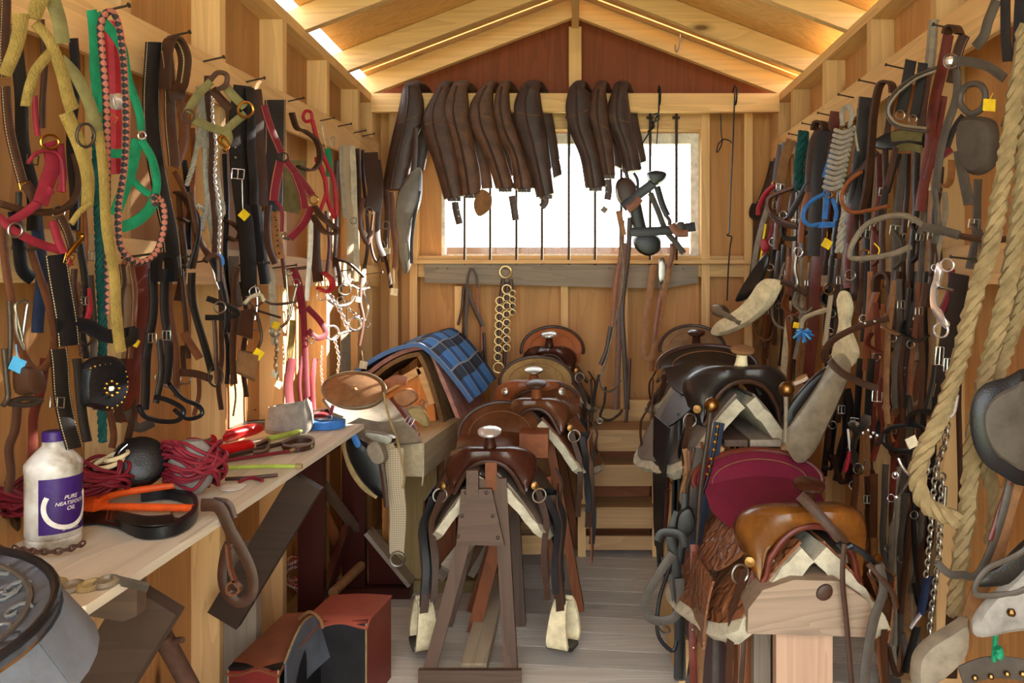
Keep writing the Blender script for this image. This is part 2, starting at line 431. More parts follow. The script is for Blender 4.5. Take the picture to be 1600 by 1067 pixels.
# roof
ce = MB()
def deck(mb, s, y0, y1, th=.014):
    ov = 1.135 if s < 0 else 1.20; x0, x1 = XM, XM + s * ov; z0 = zr(XM); z1 = z0 - ov * SLOPE
    mb.add([(x0, y0, z0), (x0, y1, z0), (x1, y1, z1), (x1, y0, z1), (x0, y0, z0+th), (x0, y1, z0+th), (x1, y1, z1+th), (x1, y0, z1+th)],
           [(0, 1, 2, 3), (7, 6, 5, 4), (0, 4, 5, 1), (1, 5, 6, 2), (2, 6, 7, 3), (3, 7, 4, 0)])
for s in (-1, 1):
    for y0, y1 in ((YF-.2, 1.32), (1.325, 2.53), (2.534, 4.082), (4.10, 4.6)): deck(ce, s, y0, y1)
ceil = struct(ce.build('ceiling', roofw, None, None, flat=True))
def rafter(y, s):
    x0, x1 = XM + s*.021, XM + s*1.25; z0 = zr(XM) - .004 - .021*SLOPE; z1 = z0 - 1.229 * SLOPE; h = .105
    MB().add([(x0, y-.019, z0), (x0, y+.019, z0), (x1, y+.019, z1), (x1, y-.019, z1), (x0, y-.019, z0-h), (x0, y+.019, z0-h), (x1, y+.019, z1-h), (x1, y-.019, z1-h)],
        [(0, 1, 2, 3), (7, 6, 5, 4), (0, 4, 5, 1), (1, 5, 6, 2), (2, 6, 7, 3), (3, 7, 4, 0)]).build('rafter', pineX, ceil, flat=True)
for y in (.1, .7, 1.3, 1.95, 2.55, 3.15, 3.74, 4.18):
    rafter(y, -1); rafter(y, 1)
MB().span(XM-.02, XM+.02, YF, 4.36, zr(XM)-.14, zr(XM)-.012).build('ridge_board', pineY, ceil)
beam = struct(MB().span(XL+.003, XR-.003, 4.16, 4.199, 2.305, 2.405).build('trim_1', pineX))
beam['label'] = 'pale planed beam spanning the shed above the window'
# a wire hook on a rafter
h = MB().tube(cat([at(1063, 52, 4.12), at(1063, 66, 4.11), at(1060, 78, 4.10), at(1056, 80, 4.10), at(1055, 70, 4.10)], 5), .004, 6)
solo(h, 'wire_hook', 'steel', 'small steel wire hook hanging from the right-hand rafter', 'hook')
# ------------------------------------------------------------------ hanging tack: straps, rings, buckles laid out on a plane near a wall
class WallFr:
    """a plane standing off a side wall by off, turned into the room by k per metre"""
    def __init__(s, side, ref, off, k):
        s.sg = -1 if side == 'L' else 1
        s.base = (XL + off) if side == 'L' else (XR - off); s.k = k
        s.yr = s.base * F / (ref - VX)
        s.n = V((1, -k, 0)).normalized() if side == 'L' else V((-1, -k, 0)).normalized()
    def __call__(s, px, py):
        d = (px - VX) / F
        if s.sg < 0: Y = (s.base - s.k * s.yr) / (d - s.k)
        else: Y = (s.base + s.k * s.yr) / (d + s.k)
        return at(px, py, Y)
class FlatFr:
    """a plane at one depth, leaning by lean (m of depth per m of height below)"""
    def __init__(s, Y, ref=None, lean=0.):
        s.Y = Y; s.r = ref; s.lean = lean; s.n = V((0, -1, 0))
    def __call__(s, px, py):
        Y = s.Y
        if s.r is not None: Y += (py - s.r) * s.Y / F * s.lean
        return at(px, py, Y)
def P(txt):
    return [tuple(float(q) for q in p.split(',')) for p in txt.split()]
def perp(pts, i):
    a, b = pts[max(0, i-1)], pts[min(len(pts)-1, i+1)]
    d = V((b[0]-a[0], b[1]-a[1])); d = d.normalized() if d.length else V((0, 1))
    return V((-d.y, d.x))
def strap(mb, fr, pts, wd, th=.0045, wig=.004, n=7, lift=0.):
    p = cat([(a, b, 0) for a, b in pts], n); p = [(q.x, q.y) for q in p]; m = len(p)
    w0, w1 = wd if isinstance(wd, tuple) else (wd, wd); ph = RN.uniform(0, 6); fq = RN.uniform(.02, .05)
    rings = []; dist = 0
    for i in range(m):
        if i: dist += math.hypot(p[i][0]-p[i-1][0], p[i][1]-p[i-1][1])
        h = perp(p, i) * (w0 + (w1 - w0) * i / (m - 1)) / 2
        q = fr.n * (wig * math.sin(ph + dist * fq) + lift); e1 = fr(p[i][0]+h.x, p[i][1]+h.y) + q; e2 = fr(p[i][0]-h.x, p[i][1]-h.y) + q
        c = (e1 + e2) / 2
        rings.append([e1, e1 + fr.n*th*.6, c.lerp(e1, .55) + fr.n*th, c + fr.n*th*1.15, c.lerp(e2, .55) + fr.n*th, e2 + fr.n*th*.6, e2])
    # uv across: remap so v runs 0..1 over the front
    o = len(mb.f); mb.secs(rings)
    k = 7; vmap = [0, .08, .27, .5, .73, .92, 1.]
    for f in range(o, len(mb.f)):
        if mb.uv[f]:
            u = mb.uv[f]; q = round(u[0][1] * k)
            a, b = vmap[q], (vmap[q+1] if q < 6 else .5)
            if q == 6: a = b = .5
            mb.uv[f] = ((u[0][0], a), (u[1][0], b), (u[2][0], b), (u[3][0], a))
    return mb
def edge(mb, fr, pts, th, wd, n=7, lift=0., closed=False):
    """a strap seen on its edge: thickness th px in the plane, width wd (m) along the normal"""
    p = cat([(a, b, 0) for a, b in pts], n, closed); p = [(q.x, q.y) for q in p]; rings = []
    for i in range(len(p)):
        if closed:
            a, b = p[i-1], p[(i+1) % len(p)]; d = V((b[0]-a[0], b[1]-a[1])).normalized(); h = V((-d.y, d.x)) * th / 2
        else: h = perp(p, i) * th / 2
        e1, e2 = fr(p[i][0]+h.x, p[i][1]+h.y), fr(p[i][0]-h.x, p[i][1]-h.y)
        rings.append([e1 + fr.n*lift, e1 + fr.n*(lift+wd), e2 + fr.n*(lift+wd), e2 + fr.n*lift])
    return mb.secs(rings, closed)
def ppath(fr, pts, n=6, lift=0., closed=False):
    return [fr(q.x, q.y) + fr.n * lift for q in cat([(a, b, 0) for a, b in pts], n, closed)]
def scale_at(fr, px, py): return fr(px, py).y / F
def chain(mb, path, L, r):
    """oval links, every other one turned"""
    pts = [V(p) for p in path]; seg = []; 
    tot = 0.; cum = [0.]
    for a, b in zip(pts, pts[1:]): tot += (b - a).length; cum.append(tot)
    k = max(2, int(tot / (L * .72))); j = 0
    for i in range(k):
        d = (i + .5) * tot / k
        while j < len(cum) - 2 and cum[j+1] < d: j += 1
        t = (d - cum[j]) / max(1e-9, cum[j+1] - cum[j]); c = pts[j].lerp(pts[j+1], t)
        ax = (pts[j+1] - pts[j]).normalized(); o = ax.cross(V((0, 1, 0)))
        o = o.normalized() if o.length > .05 else ax.orthogonal().normalized()
        if i % 2: o = ax.cross(o)
        mb.tube([c + ax * L/2 * math.cos(2*PI*q/10) + o * L*.33 * math.sin(2*PI*q/10) for q in range(10)], r, 5, True)
    return mb
def prim(fr, pr, parent, name0=None, th=.0045):
    """one traced piece of a thing -> one mesh part"""
    k = pr[0]; mb = MB()
    if k == 'S':     # flat strap: name, width px, material, path
        nm, wd, mat, pts = pr[1:5]; lift = pr[5] if len(pr) > 5 else 0.
        strap(mb, fr, P(pts), wd, th, lift=lift)
    elif k == 'E':   # strap on edge: name, thickness px, width m, material, path
        nm, t, wd, mat, pts = pr[1:6]; edge(mb, fr, P(pts), t, wd, lift=pr[6] if len(pr) > 6 else 0.)
    elif k == 'R':   # rounded strap / rope / rod: name, radius px, material, path
        nm, r, mat, pts = pr[1:5]; q = P(pts); lift = pr[5] if len(pr) > 5 else .006
        mb.tube(ppath(fr, q, 6, lift), r * scale_at(fr, *q[0]), 8)
    elif k == 'Q':   # laid rope
        nm, r, mat, pts = pr[1:5]; q = P(pts); mb.rope(ppath(fr, q, 5, .008), r * scale_at(fr, *q[0]))
    elif k == 'C':   # chain: name, link px, material, path
        nm, L, mat, pts = pr[1:5]; q = P(pts); s = scale_at(fr, *q[0]); chain(mb, ppath(fr, q, 5, .012), L * s, L * s * .13)
    elif k == 'O':   # ring: name, px, py, radius, material
        nm, x, y, r, mat = pr[1:6]; kk = pr[6] if len(pr) > 6 else 1.
        q = [(x + r*math.cos(2*PI*i/18), y + r*kk*math.sin(2*PI*i/18)) for i in range(18)]
        mb.tube([fr(*a) + fr.n * .009 for a in q], max(.0018, r * scale_at(fr, x, y) * (.16 if r > 4 else .25)), 7, True)
    elif k == 'B':   # buckle: name, px, py, w, h, angle, material
        nm, x, y, w, h, a, mat = pr[1:8]; a = math.radians(a); ca, sa = math.cos(a), math.sin(a)
        t = lambda u, v: fr(x + u*ca - v*sa, y + u*sa + v*ca) + fr.n * .009
        c = [(-w/2, -h/2), (0, -h/2), (w/2, -h/2), (w/2, 0), (w/2, h/2), (0, h/2), (-w/2, h/2), (-w/2, 0)]
        r = max(.0015, 1.1 * scale_at(fr, x, y))
        mb.tube([t(*q) for q in c], r, 6, True); mb.tube([t(0, -h/2), t(0, h/2)], r * .8, 6)
    elif k == 'T':   # tag on a string: name, px, py, size, angle, material [, string top]
        nm, x, y, sz, a, mat = pr[1:7]; a = math.radians(a)
        q = [(x + sz*.5*(u*math.cos(a) - v*math.sin(a)), y + sz*.5*(u*math.sin(a) + v*math.cos(a))) for u, v in ((-1, -1), (1, -1), (1, 1), (-1, 1))]
        mb.poly([fr(*c) + fr.n * .013 for c in q], fr.n, .0012)
        if len(pr) > 7:
            u, v = pr[7]; mb.tube([fr(u, v) + fr.n * .012, fr(x, y - sz*.35) + fr.n * .0138], .0009, 5)
    elif k == 'P':   # shaped slab: name, material, outline, thickness, dome
        nm, mat, pts = pr[1:4]; t = pr[4] if len(pr) > 4 else .006; dm = pr[5] if len(pr) > 5 else 0.
        q = cat([(a, b, 0) for a, b in P(pts)], 4, True) if len(pr) < 7 else [V((a, b, 0)) for a, b in P(pts)]
        mb.poly([fr(c.x, c.y) for c in q], fr.n, t, dm)
    elif k == 'D':   # row of studs: name, material, radius px, points, lift
        nm, mat, r, pts = pr[1:5]; lf = pr[5] if len(pr) > 5 else .006
        for x, y in P(pts): mb.ball(fr(x, y) + fr.n * lf, r * scale_at(fr, x, y), 8)
    return mb.build(nm, mat, parent) if name0 is None else (mb, nm, mat)
def item(name, label, category, fr, prims, group=None):
    if len(prims) == 1:
        mb, nm, mat = prim(fr, prims[0], None, name)
        top = max(mb.v, key=lambda v: v.z)
        return tag(mb.build(name, mat, None, top), label, category, group)
    q = prims[0]; first = None
    for a in q:
        if isinstance(a, str) and ',' in a: first = P(a)[0]; break
    if first is None: first = (q[2], q[3])
    t = thing(name, label, category, fr(*first), group)
    for pr in prims: prim(fr, pr, t)
    return t
def refpx(prims, side):
    xs = []
    for q in prims:
        got = [x for a in q if isinstance(a, str) and ',' in a for x, _ in P(a)]
        if got:
            w = q[2] if q[0] in 'SERQC' else 0; w = max(w) if isinstance(w, tuple) else w
            xs += [min(got) - w/2, max(got) + w/2]
        else: xs += [q[2] - q[4], q[2] + q[4]]
    return min(xs) if side == 'L' else max(xs)
def wall_item(side, off, k, name, label, category, prims, group=None):
    return item(name, label, category, WallFr(side, refpx(prims, side), off, k), prims, group)
def L(off, k, name, label, category, prims, group=None): return wall_item('L', off, k, name, label, category, prims, group)
def Rt(off, k, name, label, category, prims, group=None): return wall_item('R', off, k, name, label, category, prims, group)
def Fl(Y, name, label, category, prims, group=None, ref=None, lean=0.): return item(name, label, category, FlatFr(Y, ref, lean), prims, group)
# ------------------------------------------------------------------ nails along the rails
def nail(side, px, z, grp, lab, ln=.075):
    x = XL + .0195 if side == 'L' else XR - .0195; s = 1 if side == 'L' else -1
    y = x * F / (px - VX); d = V((s * ln, -.012, .012))
    if z is None: z = 1.79 + .0622 * (y + .3) + RN.uniform(.04, .08)
    a = V((x - s*.012, y, z)); b = a + d
    m = MB().tube([a, b], .0028, 6); m.lathe([(.0001, 0), (.006, .0005), (.006, .003), (.0001, .004)], b, d, 8)
    solo(m, 'nail', 'iron', lab, 'nail', grp, a)
for px in (60, 162, 262, 318, 385, 450, 500, 528, 552, 566): nail('L', px, None, 'nails in the left upper rail', 'long rusty nail driven into the upper rail of the left wall')
for px in (30, 190, 249, 300, 370, 380, 572, 426, 449, 462, 520): nail('L', px, 1.42, 'nails in the left lower rail', 'long rusty nail driven into the lower rail of the left wall', .10)
for px in (1252, 1274, 1300, 1334, 1368, 1412, 1490, 1560): nail('R', px, 2.09 + RN.uniform(-.01, .01), 'nails in the right upper rail', 'long rusty nail driven into the upper rail of the right wall')

# ------------------------------------------------------------------ left wall, back layer first
L(.03, .25, 'girth_strap', 'wide black strap hanging at the far left edge behind the tan halter', 'strap', [
 ('S','strap',20,'black',"27,45 30,150 38,230 48,300 52,360"), ('S','strap',16,'dark_st',"6,0 4,70 8,120"), ('B','buckle',45,250,18,14,8,'iron')])
L(.05, .3, 'leather_halter', 'brown stitched leather halter with rolled noseband at the far left edge', 'halter', [
 ('S','cheek_strap',15,'dark_st',"8,135 16,200 26,250 34,285"), ('B','buckle',34,290,18,10,-10,'brass'), ('R','noseband',6,'dark',"-4,318 40,330 85,330 112,312 120,280 112,240"),
 ('S','noseband_keeper',16,'dark',"30,288 42,310 46,328",.012), ('O','ring',86,332,10,'steel'), ('S','chin_strap',13,'dark_st',"88,338 98,360 108,395",.006)])
L(.07, .3, 'nylon_halter', 'red nylon halter with brass snap below the brown leather noseband', 'halter', [
 ('S','crown_strap',8,'rednyl',"52,150 58,190 60,212"), ('O','ring',72,222,14,'brass',.8), ('S','cheek_strap',24,'rednyl',"76,222 84,255 72,290 60,318"), ('S','cheek_strap',11,'rednyl',"93,225 100,270 94,300"),
 ('S','noseband',14,'rednyl',"78,296 44,330 8,352"), ('S','noseband',13,'rednyl',"-4,338 20,362 60,380 100,392"), ('S','chin_strap',12,'rednyl',"84,345 92,382 106,416"), ('O','ring',18,360,11,'steel'),
 ('B','buckle',102,405,14,16,20,'brass'), ('R','snap',4,'brass',"100,402 112,386 124,372 124,366 118,366"), ('R','throat_strap',3,'rednyl',"40,255 52,240 75,236 92,250 96,300")])
L(.12, .3, 'fleece_halter', 'tan fleece-lined halter with frayed crown and long trailing strap', 'halter', [
 ('S','crown_strap',(30,20),'fleecy',"62,-8 56,10 52,30"), ('S','cheek_strap',(24,20),'fleecy',"30,22 24,70 8,118"), ('S','crown_strap',22,'olive',"82,-8 92,30 95,68"),
 ('S','cheek_strap',(14,22),'fleecy',"56,36 76,62 92,110 104,150 114,172"), ('S','cheek_strap',16,'fleecy',"86,75 56,105 46,130 42,166"), ('S','throat_strap',18,'olive',"92,92 116,120 138,165 152,205"),
 ('S','noseband',(22,18),'fleecy',"104,176 122,230 136,280 138,322"), ('O','ring',128,212,14,'iron',1.3), ('S','trailing_strap',(14,17),'fleecy',"154,205 158,270 166,340 176,420 178,480 190,550"), ('S','chin_strap',9,'fleecy',"140,318 122,330 108,350")])
L(.03, .2, 'leather_strap', 'long brown leather strap looping down beside the blue tag', 'strap', [
 ('S','strap',12,'brown',"6,350 8,420 16,480 34,545 56,578 76,566 84,532 74,480 56,410 46,370")])
L(.05, .2, 'stirrup_strap', 'grey-black strap curling round above the iron pin', 'strap', [
 ('S','strap',20,'coal',"20,330 26,380 34,420 52,436"), ('S','strap',9,'iron',"30,300 24,350 22,390")])
L(.05, .2, 'blanket_pin', 'large steel blanket pin hanging at the far left', 'pin', [('R','pin',2.6,'steel',"30,536 38,482 40,474 32,469 22,474 20,486 34,545 22,520 20,490")])
L(.10, .2, 'iron_stirrup', 'worn iron stirrup with leather wrapping and a blue tag at the far left', 'stirrup', [
 ('R','frame',4,'iron',"2,545 6,590 8,620 0,634"), ('P','leather_wrap','dark',"22,575 44,575 52,588 54,612 24,614",.02,.01), ('R','tread',4.5,'iron',"12,628 34,622 60,626 34,633 10,630"), ('R','frame',3.4,'iron',"10,470 12,530 8,580"),
 ('T','blue_tag',17,570,22,25,'sky',(16,538)), ('S','stirrup_leather',13,'dark',"24,630 20,670 12,700 18,740 14,770")])
L(.03, .2, 'leather_strap', 'mahogany strap hanging down to the bench beside the iron stirrup', 'strap', [('S','strap',14,'mahog',"68,560 60,610 50,650 52,700 50,730")])
L(.10, .35, 'driving_bridle', 'black driving bridle with a blinker studded with brass', 'bridle', [
 ('S','crown_strap',34,'coal_st',"88,398 94,450 100,500 104,540"), ('S','browband',22,'coal',"84,508 130,508 165,525 206,520",.006), ('S','browband',16,'black',"200,512 196,530 176,540",.012),
 ('S','cheek_strap',26,'black_st',"88,545 94,600 104,650 114,700"), ('S','cheek_strap',14,'black',"118,560 124,620 138,690"),
 ('P','blinker','coal',"124,578 140,560 168,556 188,566 195,596 190,622 170,642 140,636 122,628",.012,.012),
 ('D','studs','brass',1.9,"130,575 137,572 144,570 152,569 160,568 185,580 187,588 188,596 187,604 186,612 183,620 179,628 172,633 164,637 156,636",.02),
 ('D','rosette','brass',2.4,"160,606 160,595 152,599 168,599 149,606 171,606 152,613 168,613 160,617",.026), ('D','rosette_centre','white',5,"160,606",.023), ('B','buckle',84,628,22,16,4,'steel')])
L(.03, .25, 'cotton_rope', 'thick dark teal cotton rope hanging straight down', 'rope', [('Q','rope',7,'teal',"146,180 147,270 150,360 152,440 156,520 154,610 156,690")])
L(.06, .3, 'cloth_tube', 'padded red cloth sleeve hung on the rail with a silver patch', 'sleeve', [
 ('R','sleeve',11,'red',"168,34 172,80 174,140 175,200 174,250 176,272"), ('P','silver_patch','chrome',"164,148 182,146 184,170 168,174",.012,.012)])
L(.10, .35, 'nylon_halter', 'green nylon halter with brass buckle and square knot of straps', 'halter', [
 ('S','crown_strap',(15,20),'green',"140,16 146,60 152,120 160,172"), ('S','crown_strap',(15,11),'green',"150,22 186,70 200,118 214,170 218,204"), ('B','buckle',165,184,24,15,35,'brass'), ('S','cheek_strap',13,'green',"156,150 162,200 164,240"),
 ('S','cheek_band',14,'green',"162,240 190,240 212,240"), ('O','ring',217,212,6,'chrome'), ('S','cheek_strap',18,'green',"216,218 204,260 190,300 180,336"), ('S','throat_strap',12,'green',"217,218 236,250 246,282 244,306"),
 ('S','noseband',17,'green',"178,358 206,348 230,330 246,304"), ('S','chin_strap',10,'green',"196,256 212,286 232,304"), ('O','ring',241,310,6,'steel')])
L(.16, .4, 'lead_rope', 'braided black and pink lead rope looping down in a deep bight', 'rope', [
 ('R','rope',5.2,'braid',"166,490 166,420 164,340 164,240 162,150 156,80 154,40 164,20 176,24 186,60 192,130 194,210 190,270 182,320 182,360 188,392 212,410 238,398 250,370 254,336 248,312 238,308 240,322")])
L(.06, .3, 'harness_breeching', 'heavy black harness breeching strap with a looped brown stitched end', 'harness', [
 ('S','strap',26,'black_st',"238,66 236,140 240,220 250,300 264,370 272,432"), ('S','folded_strap',18,'dark_st',"252,80 258,140 262,200 264,260",.012), ('E','loop',4,.035,'dark_st',"248,140 250,90 258,62 270,66 280,92 276,130 270,144"), ('S','folded_strap',14,'brown',"270,140 284,190 284,225 270,262",.006), ('S','keeper',24,'dark',"250,148 276,142",.02)])
L(.04, .3, 'rope_halter', 'grey rope halter tied in several hanging strands', 'halter', [
 ('Q','strand',4,'ropegrey',"306,136 308,200 300,250 288,290"), ('Q','strand',4,'ropegrey',"312,140 316,220 318,290 330,380"), ('Q','strand',4,'ropegrey',"320,160 324,230 322,300 312,360"), ('Q','strand',3.5,'ropegrey',"332,260 340,300 346,330 340,340"), ('S','wrapped_knot',16,'ropegrey',"306,222 322,224",.014), ('Q','knot',4,'ropegrey',"302,320 318,330 312,342",)])
L(.09, .3, 'chain_shank', 'brown leather lead shank with a fine steel chain wound along it', 'lead', [
 ('S','strap',9,'dark',"324,118 328,190 332,280 336,395"), ('C','chain',7,'chrome',"328,140 326,180 332,230 330,280 338,330 336,398")])
L(.13, .55, 'web_halter', 'square olive webbing halter with steel rings and a brass snap', 'halter', [
 ('S','crown_strap',13,'olive',"290,176 306,150 328,128"), ('R','crown_hook',4,'rust',"326,126 338,114 352,118 350,134 338,140"), ('S','crown_strap',13,'olive',"350,130 362,148 380,168"), ('O','ring',290,182,10,'rust'), ('O','ring',380,172,12,'brass'),
 ('S','noseband',13,'olive',"298,186 324,198 352,206"), ('S','noseband',13,'olive',"384,178 368,190 350,206"), ('S','chin_strap',15,'olive',"350,204 354,216 348,230"), ('R','snap',3,'brass',"348,228 340,220 346,214 354,228 348,236"), ('S','tongue_strap',13,'dark',"336,138 348,154 362,170",-.01)])
L(.04, .4, 'girth_strap', 'broad black strap with a double row of holes and a yellow tag', 'strap', [
 ('S','strap',(28,24),'black',"378,134 372,190 374,260 380,340 386,400 390,462"), ('S','billet',14,'black',"386,138 390,220 392,320",.008), ('D','holes','steel',2,"366,230 366,246 388,236 390,250",.005), ('B','buckle',368,272,19,15,5,'chrome'), ('R','wire_loop',1.2,'steel',"376,280 377,330"), ('T','yellow_tag',376,336,14,42,'yellow')])
L(.07, .4, 'leather_girth', 'dark brown girth strap hanging right of the yellow tag', 'strap', [
 ('S','strap',(20,30),'dark',"396,140 402,220 402,322"), ('S','strap',14,'coal',"396,318 402,360 408,400 412,444")])
L(.04, .35, 'breast_collar', 'broad brown-black breast collar folded over the rail behind the red halter', 'collar', [
 ('S','body',32,'black_st',"430,156 430,220 426,270 424,330"), ('S','body',30,'dark',"414,164 416,230 418,300",-.012), ('S','lining',40,'olive',"462,250 458,300 452,330",-.016), ('E','tie_loop',3,.02,'dark',"452,176 460,200 474,206 492,222 496,250 484,266 462,260")])
L(.12, .5, 'leather_halter', 'red stitched leather halter hung open in front of the broad collar', 'halter', [
 ('S','crown_strap',11,'wine_st',"412,164 424,200 438,238"), ('O','ring',440,246,7,'iron'), ('S','cheek_strap',15,'wine_st',"438,252 432,285 428,314"), ('S','noseband',12,'wine_st',"446,250 464,274 486,306"), ('S','cheek_strap',12,'wine_st',"460,270 470,300 474,326"), ('S','tail_strap',5,'wine',"430,314 440,330 441,362"),
 ('S','chin_strap',13,'wine_st',"484,324 472,350 452,372"), ('O','ring',487,312,7,'brass'), ('E','throat_loop',4,.022,'dark',"486,322 500,340 512,350 522,360 516,366 500,360 484,336"), ('R','snap',2.5,'steel',"444,364 440,370 450,374")])
L(.06, .5, 'lead_rope', 'bright red lead rope with a looped handle hung on a nail', 'rope', [
 ('R','loop_end',2.6,'red',"486,188 476,190 472,182 476,174 484,176 486,188"), ('R','rope',3.6,'red',"486,188 496,226 508,254 520,282 524,330 520,338 510,310 506,280 500,262 492,246"), ('R','rope',3,'red',"492,250 504,276 508,300 498,330")])
L(.05, .4, 'cloth_strip', 'small dark green cloth strip on wire hooks', 'cloth', [('S','cloth',10,'green',"512,232 514,250 516,276"), ('R','hook',.9,'steel',"508,232 504,214 502,200 500,192"), ('R','hook',.9,'steel',"516,230 514,218 520,214 520,230")])
L(.06, .5, 'string_girth', 'pale cotton string girth hanging in a bundle of cords', 'girth', [
 ('S','cords',11,'girthweave',"540,226 542,290 546,350 548,430"), ('S','cords',9,'wool',"550,228 552,300 556,360 556,440"), ('S','cords',6,'ropegrey',"534,228 534,280 538,340"), ('O','ring',550,345,5,'steel')])
L(.07, .5, 'leather_strap', 'short brown strap hanging in the far left corner', 'strap', [('S','strap',22,'dark',"578,238 580,270 584,300 580,330"), ('S','strap',8,'dark',"590,250 594,300 590,370 598,400"), ('S','strap',7,'brown',"568,310 562,350 572,380 580,360"), ('O','ring',574,330,6,'steel')])
L(.04, .4, 'headstall', 'narrow brown headstall between the white girth and the corner strap', 'bridle', [('S','cheek_strap',7,'dark',"558,232 560,300 566,360"), ('S','cheek_strap',5,'dark',"566,234 570,300 574,380 570,420"), ('O','ring',566,366,5,'chrome'), ('T','white_tag',600,392,9,8,'paper',(596,376)), ('S','rein',5,'dark',"596,390 606,420 612,450")])

# ---- lower left
L(.03, .2, 'leather_strap', 'wide mahogany strap hanging behind the black bridle', 'strap', [('S','strap',(26,22),'mahog',"218,406 222,460 216,520 206,580 202,660")])
L(.05, .3, 'work_bridle', 'brown stitched work bridle left of the mahogany strap', 'bridle', [('S','cheek_strap',9,'dark_st',"192,412 194,440 186,470 188,520"), ('S','cheek_strap',8,'brown_st',"206,414 210,450 206,500 204,560"), ('R','crown_loop',4,'brown',"190,414 198,402 208,416"), ('O','ring',190,524,7,'steel'), ('T','yellow_tag',204,535,12,30,'yellow')])
L(.12, .5, 'driving_bridle', 'glossy black bridle on the lower rail with big rolled nose loops', 'bridle', [
 ('E','crown_loop',6,.03,'coal',"238,440 238,408 248,397 260,406 262,440"), ('S','cheek_strap',13,'coal',"240,420 238,480 232,540 226,600 224,640"), ('S','cheek_strap',13,'coal',"256,420 258,480 262,540 258,600"), ('B','buckle',234,528,12,14,0,'steel'), ('B','buckle',256,524,12,14,0,'steel'),
 ('S','cheek_strap',9,'black',"250,530 250,580 244,630"), ('R','nose_loop',4,'coal',"214,634 224,650 250,658 276,656 284,640 262,626 240,620"), ('R','nose_loop',3.5,'coal',"262,600 282,622 308,634 312,648 290,654 270,640")])
L(.05, .35, 'leather_reins', 'pair of brown reins with pale edges beside the black bridle', 'reins', [('S','rein',9,'brown',"264,424 266,480 272,540 278,620"), ('S','rein',7,'dark',"284,420 286,470 290,520 296,560"), ('S','rein',7,'hoof',"270,560 276,596 280,622")])
L(.09, .45, 'long_reins', 'black doubled reins crossing the lower rail with a steel link', 'reins', [('S','rein',11,'black',"300,426 302,470 312,520 330,580"), ('S','rein',9,'dark',"294,300 310,370 340,420 350,470"), ('S','rein',7,'coal',"296,420 310,350 300,320"), ('S','chin_strap',12,'brown',"288,520 304,546 312,560"), ('O','ring',333,588,11,'iron',1.4), ('S','keeper_strap',12,'dark',"282,582 306,584 330,592"), ('R','steel_link',2,'chrome',"330,420 336,440 340,452 332,430")])
L(.14, .5, 'curb_bridle', 'black bridle with a round curb bit hanging below the chain', 'bridle', [('S','cheek_strap',8,'coal',"326,400 342,430 350,460 352,500 348,520"), ('S','noseband',9,'black',"322,466 344,474 366,484 368,492 344,496 322,496"), ('O','bit_ring',340,480,9,'steel'), ('R','crown_strap',5,'dark',"318,408 326,400 338,404 340,440"), ('S','throat_strap',6,'dark',"334,500 336,560 340,600"), ('P','blue_cloth','blue',"338,396 346,400 348,414 340,416",.006,.004)])
L(.09, .5, 'saddle_pocket', 'pair of worn leather blinkers with a yellow tag on the left wall', 'blinkers', [
 ('P','blinker','dark',"370,486 394,482 392,530 366,522",.01,.004,0), ('P','blinker','suede',"372,546 402,552 396,596 366,582",.01,.006,0), ('S','hanging_strap',10,'dark',"370,418 366,440 366,500 362,560 364,600"), ('R','loop',2.4,'dark',"392,480 402,500 406,530 396,552"), ('T','yellow_tag',398,553,15,35,'yellow'), ('R','string',3,'wool',"380,474 390,464 404,460 410,470"), ('R','rein',1.6,'dark',"364,596 366,620 362,650")])
L(.05, .4, 'grey_strap', 'grey-brown strap with holes hanging left of the curved steel bits', 'strap', [('S','strap',15,'grey',"366,400 366,440 370,480"), ('S','strap',10,'dark',"420,320 418,380 428,412"), ('D','holes','coal',1.6,"428,330 430,344 432,360 432,376",.004)])
L(.09, .5, 'punched_strap', 'pale orange leather strap punched with a row of holes', 'strap', [('S','strap',(9,14),'tan',"426,330 430,370 438,404"), ('D','holes','coal',1.8,"427,340 428,354 430,368 432,384 434,396",.007)])
L(.08, .5, 'curb_bit', 'long curved steel curb bit hung on the lower rail', 'bit', [('R','shank',2,'steel',"444,422 446,440 448,470 452,494"), ('R','shank',2.4,'steel',"404,462 420,474 444,474 462,470"), ('O','ring',448,426,5,'steel'), ('R','shank',2.2,'steel',"462,444 456,470 448,500 436,512"), ('O','ring',460,442,6,'steel'), ('R','rein',2,'dark',"402,486 416,490 436,496")])
L(.06, .45, 'red_halter', 'red halter strap hanging in the sunlit part of the left wall', 'halter', [('S','crown_strap',11,'rednyl',"456,420 466,444 474,490"), ('S','cheek_strap',9,'rednyl',"462,430 472,480 478,560 480,640"), ('S','noseband',9,'rednyl',"480,480 498,500 508,520 494,528 480,516"), ('S','tail_strap',13,'rednyl',"456,560 452,600 454,640"), ('O','ring',484,532,5,'steel')])
L(.10, .5, 'curled_strap', 'dark strap ending in a red curled loop beside the red halter', 'strap', [('S','strap',(13,16),'dark',"492,346 494,400 498,440"), ('E','curled_end',4,.02,'red',"502,426 514,436 516,448 508,456 494,450"), ('S','white_strap',7,'white',"484,338 484,400 480,470")])
L(.10, .45, 'chain_bit', 'bright chain bit with rings dangling in the sunlight', 'bit', [('C','chain',9,'chrome',"506,452 518,470 530,490 540,516"), ('O','ring',500,462,7,'chrome'), ('O','ring',536,452,9,'steel'), ('R','mouthpiece',2.4,'chrome',"510,468 526,478 544,474 552,462"), ('T','white_tag',556,468,8,10,'paper',(554,452))])
